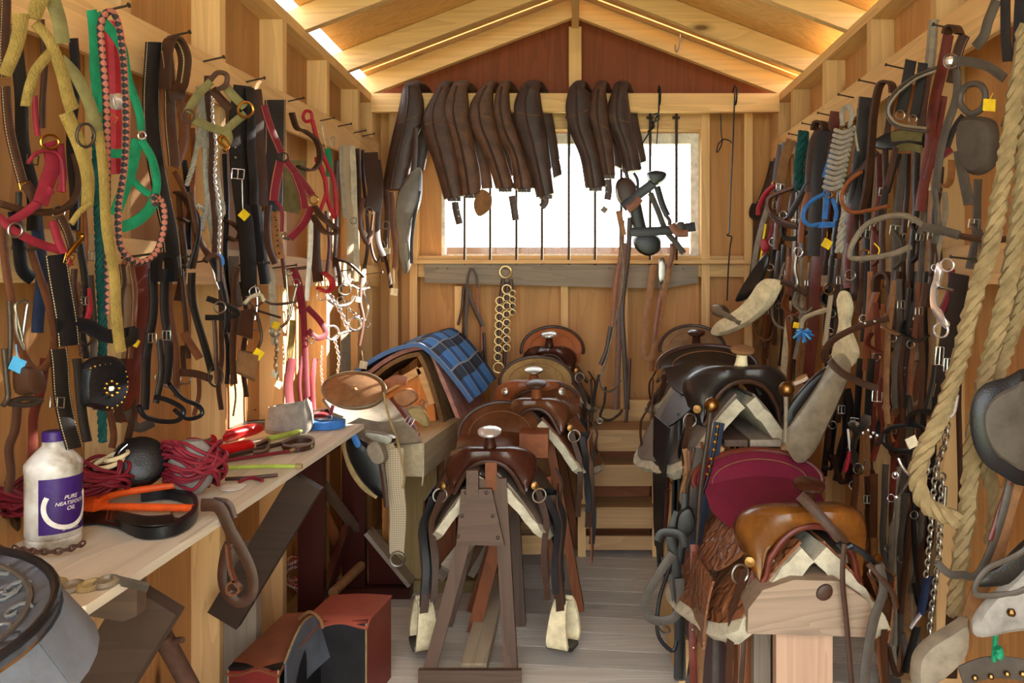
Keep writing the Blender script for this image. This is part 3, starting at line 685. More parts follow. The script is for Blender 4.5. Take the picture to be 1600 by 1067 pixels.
L(.05, .45, 'snaffle_bit', 'jointed steel snaffle with large rings below the chain bit', 'bit', [('O','ring',516,520,11,'chrome'), ('O','ring',552,506,10,'chrome'), ('R','mouthpiece',2,'steel',"516,530 532,520 552,516"), ('C','chain',6,'chrome',"520,532 526,560 524,584"), ('T','white_tag',564,570,12,10,'paper',(562,548))])
L(.07, .45, 'work_bridle', 'dark bridle with hanging curb chain at the corner end of the lower rail', 'bridle', [('S','cheek_strap',6,'dark',"526,404 530,430 530,470"), ('S','cheek_strap',5,'brown',"566,430 562,470 566,500 560,540"), ('R','browband',2.4,'dark',"522,404 544,412 566,432"), ('C','curb_chain',6,'steel',"530,470 544,484 562,500"), ('O','ring',530,470,6,'chrome')])
L(.06, .4, 'trace_chain', 'steel trace chain with white paper tags in the bright patch', 'chain', [('C','chain',8,'steel',"424,520 428,545 426,570 430,592"), ('T','white_tag',424,584,11,12,'paper'), ('T','white_tag',430,600,11,30,'paper'), ('O','ring',426,518,8,'steel'), ('T','yellow_tag',426,508,11,20,'yellow')])
L(.03, .3, 'grey_strap', 'grey strap hanging behind the trace chain', 'strap', [('S','strap',11,'wool',"424,420 427,470 428,540"), ('S','strap',9,'fleecy',"456,500 452,550 450,600")])
L(.05, .3, 'harness_trace', 'black harness trace with clustered buckles behind the teal rope', 'harness', [('S','strap',11,'black',"126,380 130,440 128,500 134,560"), ('S','strap',9,'dark',"118,420 116,470 122,520"), ('B','buckle',138,400,10,14,0,'steel'), ('B','buckle',128,470,12,12,0,'steel'), ('S','red_band',8,'red',"134,450 138,480 134,500"), ('R','link',2,'iron',"118,530 132,540 140,528 132,520")])
L(.03, .3, 'harness_strap', 'pair of dark straps under the studded blinker bridle', 'strap', [('S','strap',13,'dark',"188,560 190,620 184,660"), ('S','strap',10,'brown',"168,640 176,680 174,700")])
L(.03, .3, 'harness_strap', 'thin brown straps hanging below the black breeching strap', 'strap', [('S','strap',8,'dark',"280,300 284,350 288,410"), ('S','strap',7,'brown',"270,268 288,300 292,330 284,350"), ('E','loop',3,.02,'dark',"270,300 284,310 294,330 288,346 276,340")])
L(.03, .3, 'leather_strap', 'black strap between the breeching strap and the rope halter', 'strap', [('S','strap',8,'coal',"288,250 292,320 296,390"), ('S','strap',6,'dark',"300,330 306,380 300,420")])
L(.07, .4, 'wire_bit', 'steel double-ring bit hanging near the black long reins', 'bit', [('O','ring',394,456,8,'chrome'), ('R','shank',1.8,'chrome',"394,440 400,470 396,500"), ('O','ring',396,508,7,'steel'), ('R','mouthpiece',2,'steel',"386,470 396,478 408,472")])
L(.04, .3, 'leather_reins', 'dark reins hanging low beside the worn leather blinkers', 'reins', [('S','rein',7,'dark',"346,425 344,520 344,560 340,600 346,640"), ('S','rein',6,'black',"350,500 356,540 352,600"), ('S','rein',6,'brown',"308,590 310,620 304,650")])
L(.05, .3, 'web_reins', 'red web reins and a chain hanging where the sun strikes', 'reins', [('S','rein',8,'red',"492,560 486,600 488,640"), ('S','rein',5,'wine',"470,556 468,600 472,636"), ('C','chain',5,'chrome',"500,540 498,580 502,612")])

nail('R', 1546, 1.42, None, 'long nail in the right lower rail above the polished curb bit', .12)
# ---- straps farther back between the halters
for nm, lab, prs in (
 ('leather_strap', 'thin dark strap hanging between the two tan straps of the fleece halter', [('S','strap',9,'dark',"66,30 68,90 64,150 66,200")]),
 ('leather_strap', 'black strap falling behind the brown rolled noseband', [('S','strap',14,'coal',"112,60 116,140 112,220 116,300 112,360"), ('B','buckle',113,200,14,14,0,'steel')]),
 ('harness_trace', 'wide navy trace hanging behind the red nylon halter', [('S','strap',18,'navy',"56,300 60,380 62,440 60,520")]),
 ('leather_reins', 'thin brown reins hanging just left of the thick teal rope', [('S','rein',6,'chest',"132,300 134,360 130,430 136,520"), ('S','rein',5,'dark',"124,250 122,330 126,400")]),
 ('leather_strap', 'grey strap showing between the teal rope and the olive trailing strap', [('S','strap',10,'grey',"142,430 146,490 144,560 150,640")]),
 ('leather_strap', 'narrow brown strap behind the rope halter strands', [('S','strap',7,'chest',"300,200 304,260 300,330 302,400")]),
 ('leather_strap', 'dark strap falling right of the black breeching strap', [('S','strap',11,'dark',"280,360 284,420 278,470"), ('O','ring',282,420,6,'steel')]),
 ('leather_reins', 'black reins hanging between chain shank and the yellow tagged strap', [('S','rein',7,'coal',"352,240 354,310 350,390 356,440"), ('E','loop',3,.02,'dark',"348,345 360,350 372,362 366,376 350,370")]),
 ('leather_strap', 'dark billet hanging below the red stitched halter', [('S','strap',9,'dark',"404,330 412,390 420,440"), ('S','strap',6,'brown',"440,380 444,420 446,450")]),
 ('leather_strap', 'pale grey strap hanging below the wide black billet', [('S','strap',9,'wool',"414,330 416,370 424,400")]),
 ('leather_reins', 'dark reins between the red lead rope and the string girth', [('S','rein',6,'dark',"524,250 526,320 522,400 526,440"), ('S','rein',5,'mahog',"510,330 514,380 508,430")]),
 ('leather_reins', 'twisted dark reins hanging right of the black curb bridle', [('S','rein',7,'dark',"378,440 384,500 380,560 384,620"), ('S','rein',5,'coal',"354,440 360,480 356,520")]),
 ('wire_bit', 'steel bit with loose rings between the black bridle and brown reins', [('O','ring',246,590,8,'steel'), ('R','mouthpiece',2,'steel',"246,598 264,606 282,600"), ('O','ring',286,592,8,'steel'), ('S','strap',7,'dark',"286,540 288,570 287,586")]),
 ('leather_strap', 'grey leather strap sagging low above the back of the bench', [('S','strap',14,'grey',"196,640 214,668 240,660"), ('S','strap',10,'dark',"212,600 206,640 198,690")]),
 ('chain', 'rusty chain hanging in front of the grey leather strap', [('C','chain',7,'rust',"118,440 120,480 116,520 120,556")]),
 ('curb_bit', 'steel curb bit glinting at the sunlit end of the lower rail', [('R','shank',2.2,'chrome',"572,440 566,456 574,476 570,500"), ('O','ring',570,506,6,'chrome'), ('R','mouthpiece',2,'chrome',"548,446 560,452 574,450")]),
 ('snaffle_bit', 'bright loose-ring snaffle beside the chain bit', [('O','ring',526,436,9,'chrome'), ('O','ring',548,430,8,'chrome'), ('R','mouthpiece',2,'chrome',"526,440 538,446 548,436"), ('S','cheek_strap',5,'chest',"546,400 548,422")]),
 ('grey_stick', 'weathered grey slat hanging in the sunlit left corner', [('S','slat',15,'pale',"540,520 541,560 540,596",.0), ('R','wire',1,'iron',"540,520 541,470")]),
): L(.03 if nm != 'chain' else .06, .3, nm, lab, 'chain' if nm == 'chain' else 'bit' if 'bit' in nm else 'stick' if 'stick' in nm else 'reins' if 'reins' in nm else 'strap', prs)
# ------------------------------------------------------------------ right wall, from the window end towards the camera
Rt(.05, .45, 'bridle', 'black bridle hanging farthest along the right wall, next to the corner', 'bridle', [('S','cheek_strap',8,'dark',"1213,248 1202,280 1194,320 1184,350"), ('S','cheek_strap',6,'black',"1206,252 1196,290 1186,318"), ('P','blinker','coal',"1176,318 1188,322 1186,344 1172,338",.01,.004), ('S','rein',7,'dark',"1184,346 1178,400 1172,440"), ('O','ring',1186,318,5,'steel')])
L2 = Rt
Rt(.09, .5, 'red_halter', 'padded red noseband halter near the far end of the right wall', 'halter', [('R','noseband',4,'red',"1214,288 1198,302 1188,322 1186,336"), ('S','cheek_strap',8,'pale',"1200,322 1190,360 1180,400 1176,430"), ('S','cheek_strap',6,'rednyl',"1210,340 1202,370 1194,400"), ('P','red_keeper','red',"1190,376 1198,374 1202,388 1192,392",.008,.004), ('S','yellow_cord',3,'yellow',"1198,350 1192,380 1186,420"), ('O','ring',1210,378,6,'chrome')])
Rt(.05, .5, 'headstall', 'grey-brown wide headstall between the red halter and the green net', 'bridle', [('S','crown_strap',15,'suede',"1236,218 1226,250 1220,290"), ('S','cheek_strap',8,'brown',"1222,296 1216,340 1212,390"), ('B','buckle',1222,292,13,9,5,'steel'), ('S','cheek_strap',7,'dark',"1246,222 1242,280 1236,330"), ('O','ring',1226,336,6,'chrome'), ('E','throat_loop',4,.02,'brown',"1258,286 1240,294 1214,304 1204,312 1206,330 1224,344 1250,352"), ('R','noseband',2.4,'coal',"1222,330 1224,364 1240,372 1262,362")])
Rt(.04, .4, 'dark_reins', 'dark strap with yellow cord hanging behind the wide grey headstall', 'reins', [('S','rein',9,'dark',"1221,226 1214,260 1208,300"), ('S','rein',6,'dark',"1230,330 1222,380 1216,430"), ('S','cord',3,'yellow',"1214,272 1210,282 1206,288")])
Rt(.07, .4, 'hay_net', 'dark green knotted net hanging in a bundle on the right wall', 'net', [('Q','net_bundle',8,'teal',"1258,206 1254,232 1250,262 1252,296"), ('Q','net_cord',2.6,'teal',"1252,204 1248,240 1246,300"), ('Q','net_cord',2.6,'teal',"1264,210 1262,250 1258,290"), ('R','cord',1.2,'teal',"1248,300 1246,380 1244,440 1246,480")])
Rt(.08, .45, 'headstall', 'dark leather headstall with rounded crown hung right of the green net', 'bridle', [('S','crown_strap',12,'dark',"1284,200 1270,224 1264,260 1264,300"), ('E','crown_loop',4,.03,'dark',"1276,204 1280,192 1290,192 1293,204"), ('S','cheek_strap',20,'black',"1288,202 1282,250 1276,300 1272,360 1270,400"), ('S','cheek_strap',9,'black',"1264,284 1248,310 1232,340"), ('S','cheek_strap',9,'chest',"1262,300 1256,330 1252,380"), ('O','ring',1250,394,7,'chrome'), ('R','bit_shank',3,'steel',"1246,400 1244,420 1248,440 1246,448")])
Rt(.04, .3, 'leather_strap', 'mahogany strap running down the right wall behind the blue halter', 'strap', [('S','strap',17,'mahog',"1306,174 1298,240 1290,320 1282,380 1274,450 1268,540 1264,600")])
Rt(.12, .55, 'nylon_halter', 'bright blue nylon halter on the right wall', 'halter', [('S','crown_strap',10,'blue',"1304,234 1296,256 1290,278"), ('S','cheek_strap',8,'blue',"1297,276 1293,310 1288,342"), ('R','noseband',3.4,'blue',"1292,302 1270,314 1258,330 1258,344 1268,352 1284,350"), ('S','noseband',9,'blue',"1280,352 1294,351 1306,351"), ('S','throat_strap',6,'blue',"1300,310 1306,330 1304,344"), ('O','ring',1298,304,5,'brass'), ('T','yellow_tag',1296,381,14,30,'yellow',(1296,362))])
Rt(.10, .4, 'rope_coil', 'tan hemp rope wound into a tall coil on a nail of the right wall', 'rope', [('Q','hanging_loop',4,'ropegrey',"1320,196 1318,176 1328,166 1334,178 1330,200"), ('R','coil_core',11,'manila',"1330,202 1322,232 1316,270 1312,296")] +
  [('R','coil_turn',3.4,'ropegrey',f"{1330-i*1.6-15:.0f},{204+i*8} {1330-i*1.6:.0f},{208+i*8} {1330-i*1.6+14:.0f},{202+i*8}",.03) for i in range(12)] + [('Q','tail',5,'ropegrey',"1318,298 1322,330 1318,350 1320,366"), ('Q','frayed_end',7,'ropegrey',"1320,352 1316,376 1314,394"), ('S','pale_tie',3,'wool',"1334,196 1338,220 1342,236")])
Rt(.05, .3, 'girth_strap', 'broad dark girth strap right of the tan rope coil', 'strap', [('S','strap',24,'black_st',"1356,152 1350,200 1342,260 1336,330"), ('S','strap',12,'black',"1342,240 1332,300 1326,350"), ('S','strap',12,'mahog',"1334,320 1326,370 1322,420 1326,450")])
Rt(.09, .35, 'hooked_strap', 'narrow dark strap doubled over a nail like a walking-stick handle', 'strap', [('E','strap',4,.025,'dark',"1400,146 1398,132 1388,128 1378,138 1370,180 1366,230 1360,290 1352,330")])
Rt(.13, .55, 'cavesson', 'brown rolled leather noseband looped out from the right wall', 'noseband', [('R','noseband',3.2,'chest',"1348,268 1328,284 1317,304 1320,322 1336,332 1364,328 1390,322"), ('S','strap',8,'black',"1384,290 1380,320 1376,340"), ('S','cheek_strap',9,'dark',"1400,230 1390,270 1382,300")])
Rt(.12, .5, 'rolled_noseband', 'large grey-brown triple-stitched noseband arc high on the right wall', 'noseband', [('R','noseband',2.6,'grey',"1466,106 1434,118 1404,140 1389,164 1390,184 1408,200 1452,206"), ('R','noseband',2.2,'pale',"1466,112 1436,124 1408,146 1394,166 1395,182 1410,195 1452,201",.012), ('S','cheek_strap',17,'black',"1424,94 1416,130 1408,176"), ('S','cheek_strap',15,'black',"1442,98 1436,140 1428,184"), ('O','ring',1410,180,7,'steel'), ('O','ring',1430,186,6,'steel')])
Rt(.03, .2, 'tool_handle', 'grey wooden tool handle standing up behind the dark straps', 'handle', [('R','handle',8.5,'pale',"1457,32 1454,70 1450,106",-.005), ('R','ferrule',7,'iron',"1450,104 1449,116",-.005), ('S','shaft',13,'rust',"1450,112 1444,170 1438,230",)])
Rt(.07, .3, 'breast_strap', 'long dark mahogany strap hung doubled beside the wooden handle', 'strap', [('S','strap',16,'mahog',"1484,54 1470,110 1458,190 1448,260 1440,330"), ('S','strap',16,'dark_st',"1508,54 1496,80 1486,130"), ('E','loop',4,.03,'dark',"1486,54 1490,44 1500,42 1506,54"), ('S','strap',10,'mahog',"1474,150 1462,220 1450,280")])
Rt(.03, .25, 'olive_girth', 'olive webbing and black pad hanging below the rolled noseband arc', 'girth', [('P','pad','black',"1368,220 1400,204 1440,206 1446,230 1400,234 1372,232",.012,.008), ('S','web',16,'olive',"1402,214 1428,212 1448,214",.02), ('S','web',12,'olive',"1410,232 1430,230 1450,234",.018), ('S','strap',12,'black',"1404,240 1394,270 1384,300"), ('S','strap',9,'dark',"1372,236 1350,262 1328,280 1320,300")])
Rt(.10, .45, 'driving_bridle', 'grey-black harness bridle with silver rosette and yellow tag at top right', 'bridle', [('S','crown_strap',15,'grey',"1556,0 1546,30 1540,56 1526,74"), ('S','crown_strap',15,'black',"1572,-6 1570,50 1574,96"), ('S','crown_strap',18,'coal',"1598,-6 1594,40 1590,70"), ('S','browband',15,'grey',"1494,96 1524,98 1552,106 1578,124",.012),
  ('O','rosette_rim',1490,96,11,'steel'), ('D','rosette','chrome',8,"1490,96",.012), ('S','cheek_strap',12,'grey',"1494,108 1494,150 1480,200 1470,250 1464,300"), ('R','nose_roll',5,'grey',"1504,146 1514,134 1532,132 1542,146 1538,168 1520,178 1504,164 1504,146"), ('P','blinker','grey',"1504,188 1530,182 1556,190 1562,220 1556,258 1530,274 1510,262 1500,226",.014,.014), ('S','strap',16,'grey',"1500,236 1508,280 1514,320"), ('S','strap',8,'black',"1504,180 1490,200 1480,230"), ('T','yellow_tag',1552,165,19,4,'yellow',(1557,146)), ('S','cheek_strap',20,'black',"1594,70 1588,140 1576,200")])
Rt(.04, .3, 'red_strap', 'red leather strap with pale edging below the grey blinker', 'strap', [('S','strap',13,'wine_st',"1488,232 1464,250 1446,268"), ('T','cream_tag',1452,291,15,-8,'paper',(1462,268)), ('E','loop',3,.02,'tan',"1492,250 1490,280 1482,292 1476,288")])
Rt(.10, .5, 'fleece_noseband', 'pale fleece-covered noseband loop standing out of the right wall', 'noseband', [('R','noseband',5,'pale',"1446,352 1420,338 1390,338 1358,350 1338,374 1330,396 1336,404 1370,402 1400,396 1424,386"), ('S','cheek_strap',9,'grey',"1446,330 1444,350 1438,366"), ('R','wire_ring',1.2,'brass',"1344,396 1352,390 1360,394 1354,402"), ('R','string_tie',1,'yellow',"1368,380 1376,390 1372,402")])
Rt(.13, .5, 'grey_strap', 'grey strap reaching sideways across the right wall to the rope', 'strap', [('S','strap',14,'grey',"1444,354 1480,362 1500,368"), ('S','strap',10,'dark',"1480,364 1530,374 1572,374"), ('S','cheek_strap',9,'grey',"1462,296 1464,320 1464,350 1458,380")])
Rt(.05, .35, 'black_harness', 'broad glossy black harness strap behind the silver curb bit', 'harness', [('S','strap',30,'coal',"1500,428 1490,480 1482,540 1474,600"), ('S','strap',16,'coal',"1474,600 1466,640 1458,690"), ('B','buckle',1472,556,12,28,4,'chrome'), ('B','buckle',1484,570,10,20,4,'chrome'), ('S','strap',10,'redplas' if False else 'wine',"1486,420 1484,450 1470,490")])
Rt(.12, .5, 'curb_bit', 'polished silver curb bit shank shining beside the rope', 'bit', [('P','shank','chrome',"1466,410 1474,420 1472,436 1466,446 1466,470 1470,490 1484,504 1480,514 1466,500 1456,480 1456,450 1462,430",.008,.004), ('O','ring',1484,414,10,'chrome'), ('O','ring',1474,516,11,'chrome'), ('D','boss','chrome',5,"1470,444",.012), ('R','mouthpiece',2.2,'steel',"1466,450 1478,450 1492,454")])
Rt(.04, .3, 'brown_headstall', 'brown headstall with rounded crown under the fleece noseband', 'bridle', [('E','crown_loop',4,.03,'dark',"1374,456 1376,434 1388,426 1398,436 1398,460"), ('S','cheek_strap',11,'chest',"1376,436 1366,470 1358,520 1352,580"), ('S','cheek_strap',11,'chest',"1396,440 1392,480 1386,530 1388,580"), ('O','ring',1332,430,8,'steel'), ('S','strap',8,'mahog',"1326,380 1322,410 1326,440")])
Rt(.14, .55, 'studded_strap', 'dark studded strap arching out from the right wall', 'strap', [('S','strap',(9,11),'dark',"1388,498 1356,506 1326,518 1300,534 1290,552 1292,566"), ('D','studs','chrome',2.4,"1355,505 1370,502",.009)])
Rt(.05, .4, 'stirrup_cover', 'pale cream leather stirrup cover with a white tag', 'stirrup cover', [('P','cover','cream',"1312,460 1326,456 1334,480 1330,510 1344,552 1326,576 1304,566 1310,530 1316,500",.012,.012), ('T','white_tag',1313,552,15,35,'white',(1322,500)), ('S','strap',9,'dark',"1350,410 1346,450 1340,490")])
Fl(2.42, 'saddle_fender', 'large worn tan leather fender hanging at a slant beside the black saddle', 'fender', [('P','fender','hoof',"1312,552 1328,566 1326,590 1312,624 1296,660 1274,702 1254,722 1238,716 1222,678 1240,650 1266,612 1290,574",.006,.012), ('P','backing','coal',"1290,575 1268,612 1242,648 1226,672 1222,652 1240,622 1268,590",.01,.006), ('S','cross_strap',11,'dark',"1292,562 1310,580 1340,596 1368,606",.018)])
Rt(.10, .45, 'beaded_tassel', 'beaded strap with a bright blue pompom on the right wall', 'tassel', [('R','beaded_cord',4,'girthweave',"1294,484 1274,490 1258,498 1254,512"), ('S','beaded_strap',7,'girthweave',"1298,460 1294,500 1290,540"), ('T','yellow_tag',1248,508,9,10,'yellow'), ('O','ring',1298,452,8,'bronze')] + [('R','pompom_tuft',2,'sky' if i % 2 else 'blue',f"1260,518 {1260+14*math.cos(i*.57):.1f},{524+11*math.sin(i*.57):.1f}",.01+.006*(i % 3)) for i in range(11)])
Rt(.16, .9, 'wooden_hame', 'curved pale wooden hame with metal clamp jutting from the right wall', 'hame', [('P','blade','cream',"1222,440 1216,462 1200,484 1172,506 1136,523 1114,522 1118,508 1140,494 1166,474 1186,450 1196,436",.02,.02), ('S','clamp_bar',9,'hoof',"1126,484 1146,494 1164,504",.035), ('P','clamp','steel',"1116,478 1130,476 1140,486 1136,496 1120,492",.03,.01), ('P','dark_backing','coal',"1150,470 1168,436 1190,404 1202,398 1196,430 1176,462",.012,.006), ('D','bolt','steel',2.4,"1160,500",.046)])
Rt(.08, .45, 'shank_bit', 'long-shanked silver bit with red and white ties on black cheek straps', 'bit', [('S','cheek_strap',11,'black',"1364,560 1360,600 1356,650"), ('S','cheek_strap',10,'black',"1382,600 1380,640 1372,680"), ('B','buckle',1374,617,15,20,3,'chrome'), ('P','shank','steel',"1326,660 1334,656 1346,662 1350,646 1362,650 1362,664 1348,674 1340,690 1336,712 1346,728 1340,736 1330,722 1330,694 1336,676",.008,.003,0), ('O','ring',1344,732,8,'steel'), ('O','ring',1336,664,5,'steel'), ('S','white_tie',3,'white',"1324,670 1326,690 1330,712"), ('R','red_tie',3.5,'red',"1330,706 1326,724 1322,736"), ('D','curb_chain','chrome',3,"1352,676 1360,672 1368,676 1364,682 1374,680",.01)])
Rt(.14, .6, 'black_bridle', 'black rolled-leather bridle loop with a cream tag on the right wall', 'bridle', [('R','noseband',4,'coal',"1384,676 1396,668 1420,664 1446,668 1450,684 1436,700 1404,704 1384,692 1384,676"), ('R','noseband',3,'black',"1400,704 1430,708 1446,700"), ('E','crown_band',5,.03,'coal',"1426,664 1430,648 1446,640 1462,646"), ('T','cream_tag',1430,690,17,-25,'paper'), ('S','cheek_strap',8,'black',"1448,640 1456,600 1460,570")])
Rt(.10, .5, 'snaffle_bit', 'broken steel snaffle bit with rings below the black rolled bridle', 'bit', [('R','mouthpiece',2.4,'chrome',"1406,716 1414,732 1426,744"), ('R','mouthpiece',2.2,'steel',"1426,744 1416,760 1406,774"), ('O','ring',1444,734,11,'steel'), ('O','link',1402,742,5,'chrome'), ('D','knob','chrome',3,"1402,740 1428,744 1404,776",.009)])
Rt(.09, .4, 'chain_shank', 'bright steel chain hanging long beside the thick rope', 'chain', [('C','chain',13,'steel',"1486,640 1482,690 1468,730 1462,790 1458,840 1452,900"), ('R','snap',3.6,'chrome',"1498,616 1494,640 1488,650"), ('S','blue_sleeve',13,'navy',"1450,900 1446,930 1440,960"), ('R','end_snap',3,'chrome',"1442,958 1434,968 1426,980"), ('S','black_strap',12,'black',"1432,980 1424,1010 1416,1050")])
Rt(.06, .4, 'chain_shank', 'second darker chain hanging closer to the wall beside the bright one', 'chain', [('C','chain',13,'steel',"1478,740 1474,800 1472,860 1464,920 1456,990"), ('R','snap',3,'steel',"1480,760 1478,790")])
for nm, lab, mats, x0, y0, dx, n, seed in (
    ('bridle', 'dark brown bridle with straight reins above the slanting fender', ('dark', 'black', 'brown'), 1226, 380, -2, 3, 1), ('bridle', 'tan-strapped bridle hanging left of the blue pompom', ('chest', 'dark', 'tan'), 1244, 400, -2, 3, 2),
    ('bridle', 'pale strapped bridle crossing behind the yellow tag', ('pale', 'suede', 'dark'), 1262, 396, -2, 3, 3), ('bridle', 'black bridle hung below the tan hemp coil', ('black', 'dark', 'coal'), 1312, 392, -2, 3, 4),
    ('bridle', 'reddish bridle with thin reins behind the studded arching strap', ('mahog', 'chest', 'mahog'), 1382, 460, -3, 3, 5), ('bridle', 'grey-brown bridle hanging right of the studded arching strap', ('suede', 'grey', 'dark'), 1408, 430, -3, 3, 6),
    ('bridle', 'black and brown bridle close to the glossy black harness strap', ('black', 'brown', 'dark'), 1436, 440, -3, 3, 7), ('bridle', 'brown bridle hanging under the pale wooden hame', ('suede', 'chest', 'brown'), 1200, 440, -3, 3, 8)):
    q = random.Random(seed); pr = []; wd = 9 if x0 < 1300 else 12
    for i in range(n):
        xx = x0 + i * wd * .9 - wd; ln = q.uniform(150, 215) * (1 if x0 < 1300 else 1.15)
        pr.append(('S', ('cheek_strap', 'rein', 'cheek_strap')[i], wd * q.uniform(.55, .8), mats[i], f"{xx:.0f},{y0+q.uniform(0,16):.0f} {xx+dx+q.uniform(-4,4):.0f},{y0+ln*.35:.0f} {xx+dx*2+q.uniform(-6,6):.0f},{y0+ln*.7:.0f} {xx+dx*3+q.uniform(-5,5):.0f},{y0+ln:.0f}"))
    pr.append(('E', 'noseband', 3, .02, mats[0], f"{x0-wd*1.4:.0f},{y0+60:.0f} {x0-wd*1.9:.0f},{y0+78:.0f} {x0:.0f},{y0+92:.0f} {x0+wd*1.4:.0f},{y0+84:.0f}"))
    pr += [('O', 'ring', x0 - wd * .8, y0 + 98, wd * .5, 'steel'), ('B', 'buckle', x0 + wd * .3, y0 + 46, wd * .9, wd, 0, 'steel')]
    Rt(.045 + .012 * (seed % 4), .4, nm, lab, 'bridle', pr)
for lab, mats, x0, y0, y1, seed in (
    ('grey-brown harness bundle hanging low behind the amber saddle swell', ('grey', 'dark', 'pale'), 1400, 720, 1060, 1), ('brown reins hanging low under the shanked silver bit', ('brown', 'tan', 'dark'), 1352, 740, 900, 2), ('weathered pale leather straps on the lower right wall by the bright chain', ('pale', 'grey', 'suede'), 1420, 760, 1040, 3),
    ('dark harness straps hanging low to the left of the chain', ('dark', 'black', 'grey'), 1440, 700, 960, 4), ('long mahogany reins hanging under the studded arching strap', ('mahog', 'dark', 'chest'), 1396, 580, 720, 5), ('looped brown reins with pale edges above the black rolled bridle', ('brown', 'grey', 'pale'), 1428, 520, 670, 6), ('thin black reins below the pale stirrup cover', ('black', 'dark', 'coal'), 1312, 600, 760, 7)):
    q = random.Random(seed + 40); pr = [('S', 'hanger_strap', 8, mats[1], f"{x0+4},{424} {x0+2},{(424+y0)//2} {x0},{y0+20}", -.008)]
    for i in range(4):
        xx = x0 + (i - 1.5) * 9
        pr.append(('S', 'strap', q.uniform(7, 13), mats[i % 3], f"{xx:.0f},{y0+q.uniform(0,20):.0f} {xx+q.uniform(-8,4):.0f},{y0+(y1-y0)*.3:.0f} {xx+q.uniform(-14,4):.0f},{y0+(y1-y0)*.65:.0f} {xx+q.uniform(-22,0):.0f},{y1-q.uniform(0,40):.0f}"))
    pr += [('E', 'loop', 4, .02, mats[1], f"{x0-6:.0f},{y1-50:.0f} {x0+4:.0f},{y1-10:.0f} {x0+16:.0f},{y1-12:.0f} {x0+18:.0f},{y1-60:.0f}"), ('O', 'ring', x0 - 8, y0 + (y1 - y0) * .4, 6, 'steel'), ('B', 'buckle', x0 + 6, y0 + (y1 - y0) * .25, 10, 12, 0, 'steel')]
    Rt(.035 + .012 * (seed % 3), .35, 'harness_straps', lab, 'straps', pr)
Rt(.06, .4, 'black_strap', 'short black strap with a twisted end below the slanting fender', 'strap', [('S','strap',14,'coal',"1304,640 1298,680 1296,710"), ('R','twisted_end',3,'coal',"1294,712 1302,722 1300,732 1290,730 1288,742"), ('S','strap',9,'dark',"1318,600 1312,640 1308,660")])
Rt(.05, .4, 'wood_stick', 'pale stick hanging among the bridles below the window end', 'stick', [('S','stick',10,'cream',"1236,470 1232,510 1226,560 1222,600"), ('R','string',1.2,'teal',"1248,500 1244,560 1240,620")])
Rt(.04, .4, 'rein_loop', 'thin pale rein looping low behind the wooden hame', 'reins', [('R','rein',2.4,'pale',"1228,410 1216,450 1208,490 1218,510 1240,512 1250,490")])
Rt(.12, .5, 'leather_halter', 'dark halter strap reaching sideways near the yellow tagged blue halter', 'halter', [('S','strap',9,'dark',"1222,440 1240,446 1262,460"), ('S','strap',7,'dark',"1204,334 1222,350 1252,356"), ('R','chin_loop',2,'coal',"1222,352 1226,372 1246,374 1262,364")])

# ------------------------------------------------------------------ near right edge
def rope_pts(Yw, txt): 
    out = []
    for x, y in P(txt): out.append((x, y, 0))
    return [at(q.x, q.y, Yw) for q in cat(out, 5)]
t = thing('manila_rope', 'thick manila rope hanging in long loops at the right edge', 'rope', at(1590, 60, 1.66))
MB().rope(rope_pts(1.62, "1604,40 1590,130 1576,220 1562,310 1546,390 1524,460 1502,550 1474,640 1446,700 1433,744 1444,784 1470,802 1496,812"), .019).build('rope_strand', 'manila', t)
MB().rope(rope_pts(1.66, "1612,140 1600,260 1590,360 1576,440 1558,520 1534,620 1520,700 1512,790 1500,880 1492,960"), .020).build('rope_strand', 'manila', t)
MB().rope(rope_pts(1.70, "1606,420 1588,500 1560,580 1540,650 1538,720 1556,780 1550,850"), .018).build('rope_strand', 'manila', t)
Fl(1.55, 'leather_pad', 'dark oval leather pad with a worn face at the right edge', 'pad', [('P','pad','coal',"1612,586 1570,590 1536,602 1518,630 1516,670 1528,710 1556,738 1612,750",.006,.010), ('P','worn_patch','grey',"1610,596 1572,600 1544,616 1528,640 1528,670 1540,700 1562,722 1610,734",.012,.010)])
Fl(1.60, 'leather_strap', 'long brown weathered strap slanting down the right edge to a stirrup pad', 'strap', [('S','strap',(34,26),'suede',"1610,620 1590,720 1566,820 1540,900 1512,970"), ('S','strap',12,'grey',"1598,640 1560,800 1528,890 1500,896 1480,894 1460,876",.01), ('P','stirrup_pad','pale',"1508,962 1480,976 1442,1000 1424,1026 1424,1067 1440,1070 1476,1046 1506,1010",.02,.014), ('S','strap',8,'mahog',"1590,690 1560,790 1540,840",.012)])
Fl(1.50, 'saddle_skirt', 'grey worn saddle skirt corner with a brass concho at the right edge', 'skirt', [('P','skirt','clay',"1640,820 1610,866 1580,900 1540,936 1518,968 1524,992 1570,986 1640,960",.012,.01), ('D','concho','bronze',7,"1568,948",.026), ('S','edge_strap',9,'grey',"1640,790 1590,856 1534,880 1514,908 1524,924 1580,918 1640,880",.02), ('P','inner_flap','black',"1620,830 1560,880 1532,896 1530,916 1620,900",.006,.006)])
Fl(1.58, 'punched_strap', 'grey strap with brass eyelets across the bottom right corner', 'strap', [('S','strap',34,'grey',"1500,1056 1540,1044 1580,1044 1630,1052"), ('D','eyelets','bronze',5,"1520,1056 1545,1054 1570,1050 1594,1050",.008)])
Fl(1.56, 'green_ribbon', 'short green cord hanging behind the grey skirt corner', 'ribbon', [('R','ribbon',4,'green',"1566,930 1560,980 1558,1010 1556,1036",-.008), ('R','knot',6,'green',"1556,1010 1560,1018 1556,1026")])

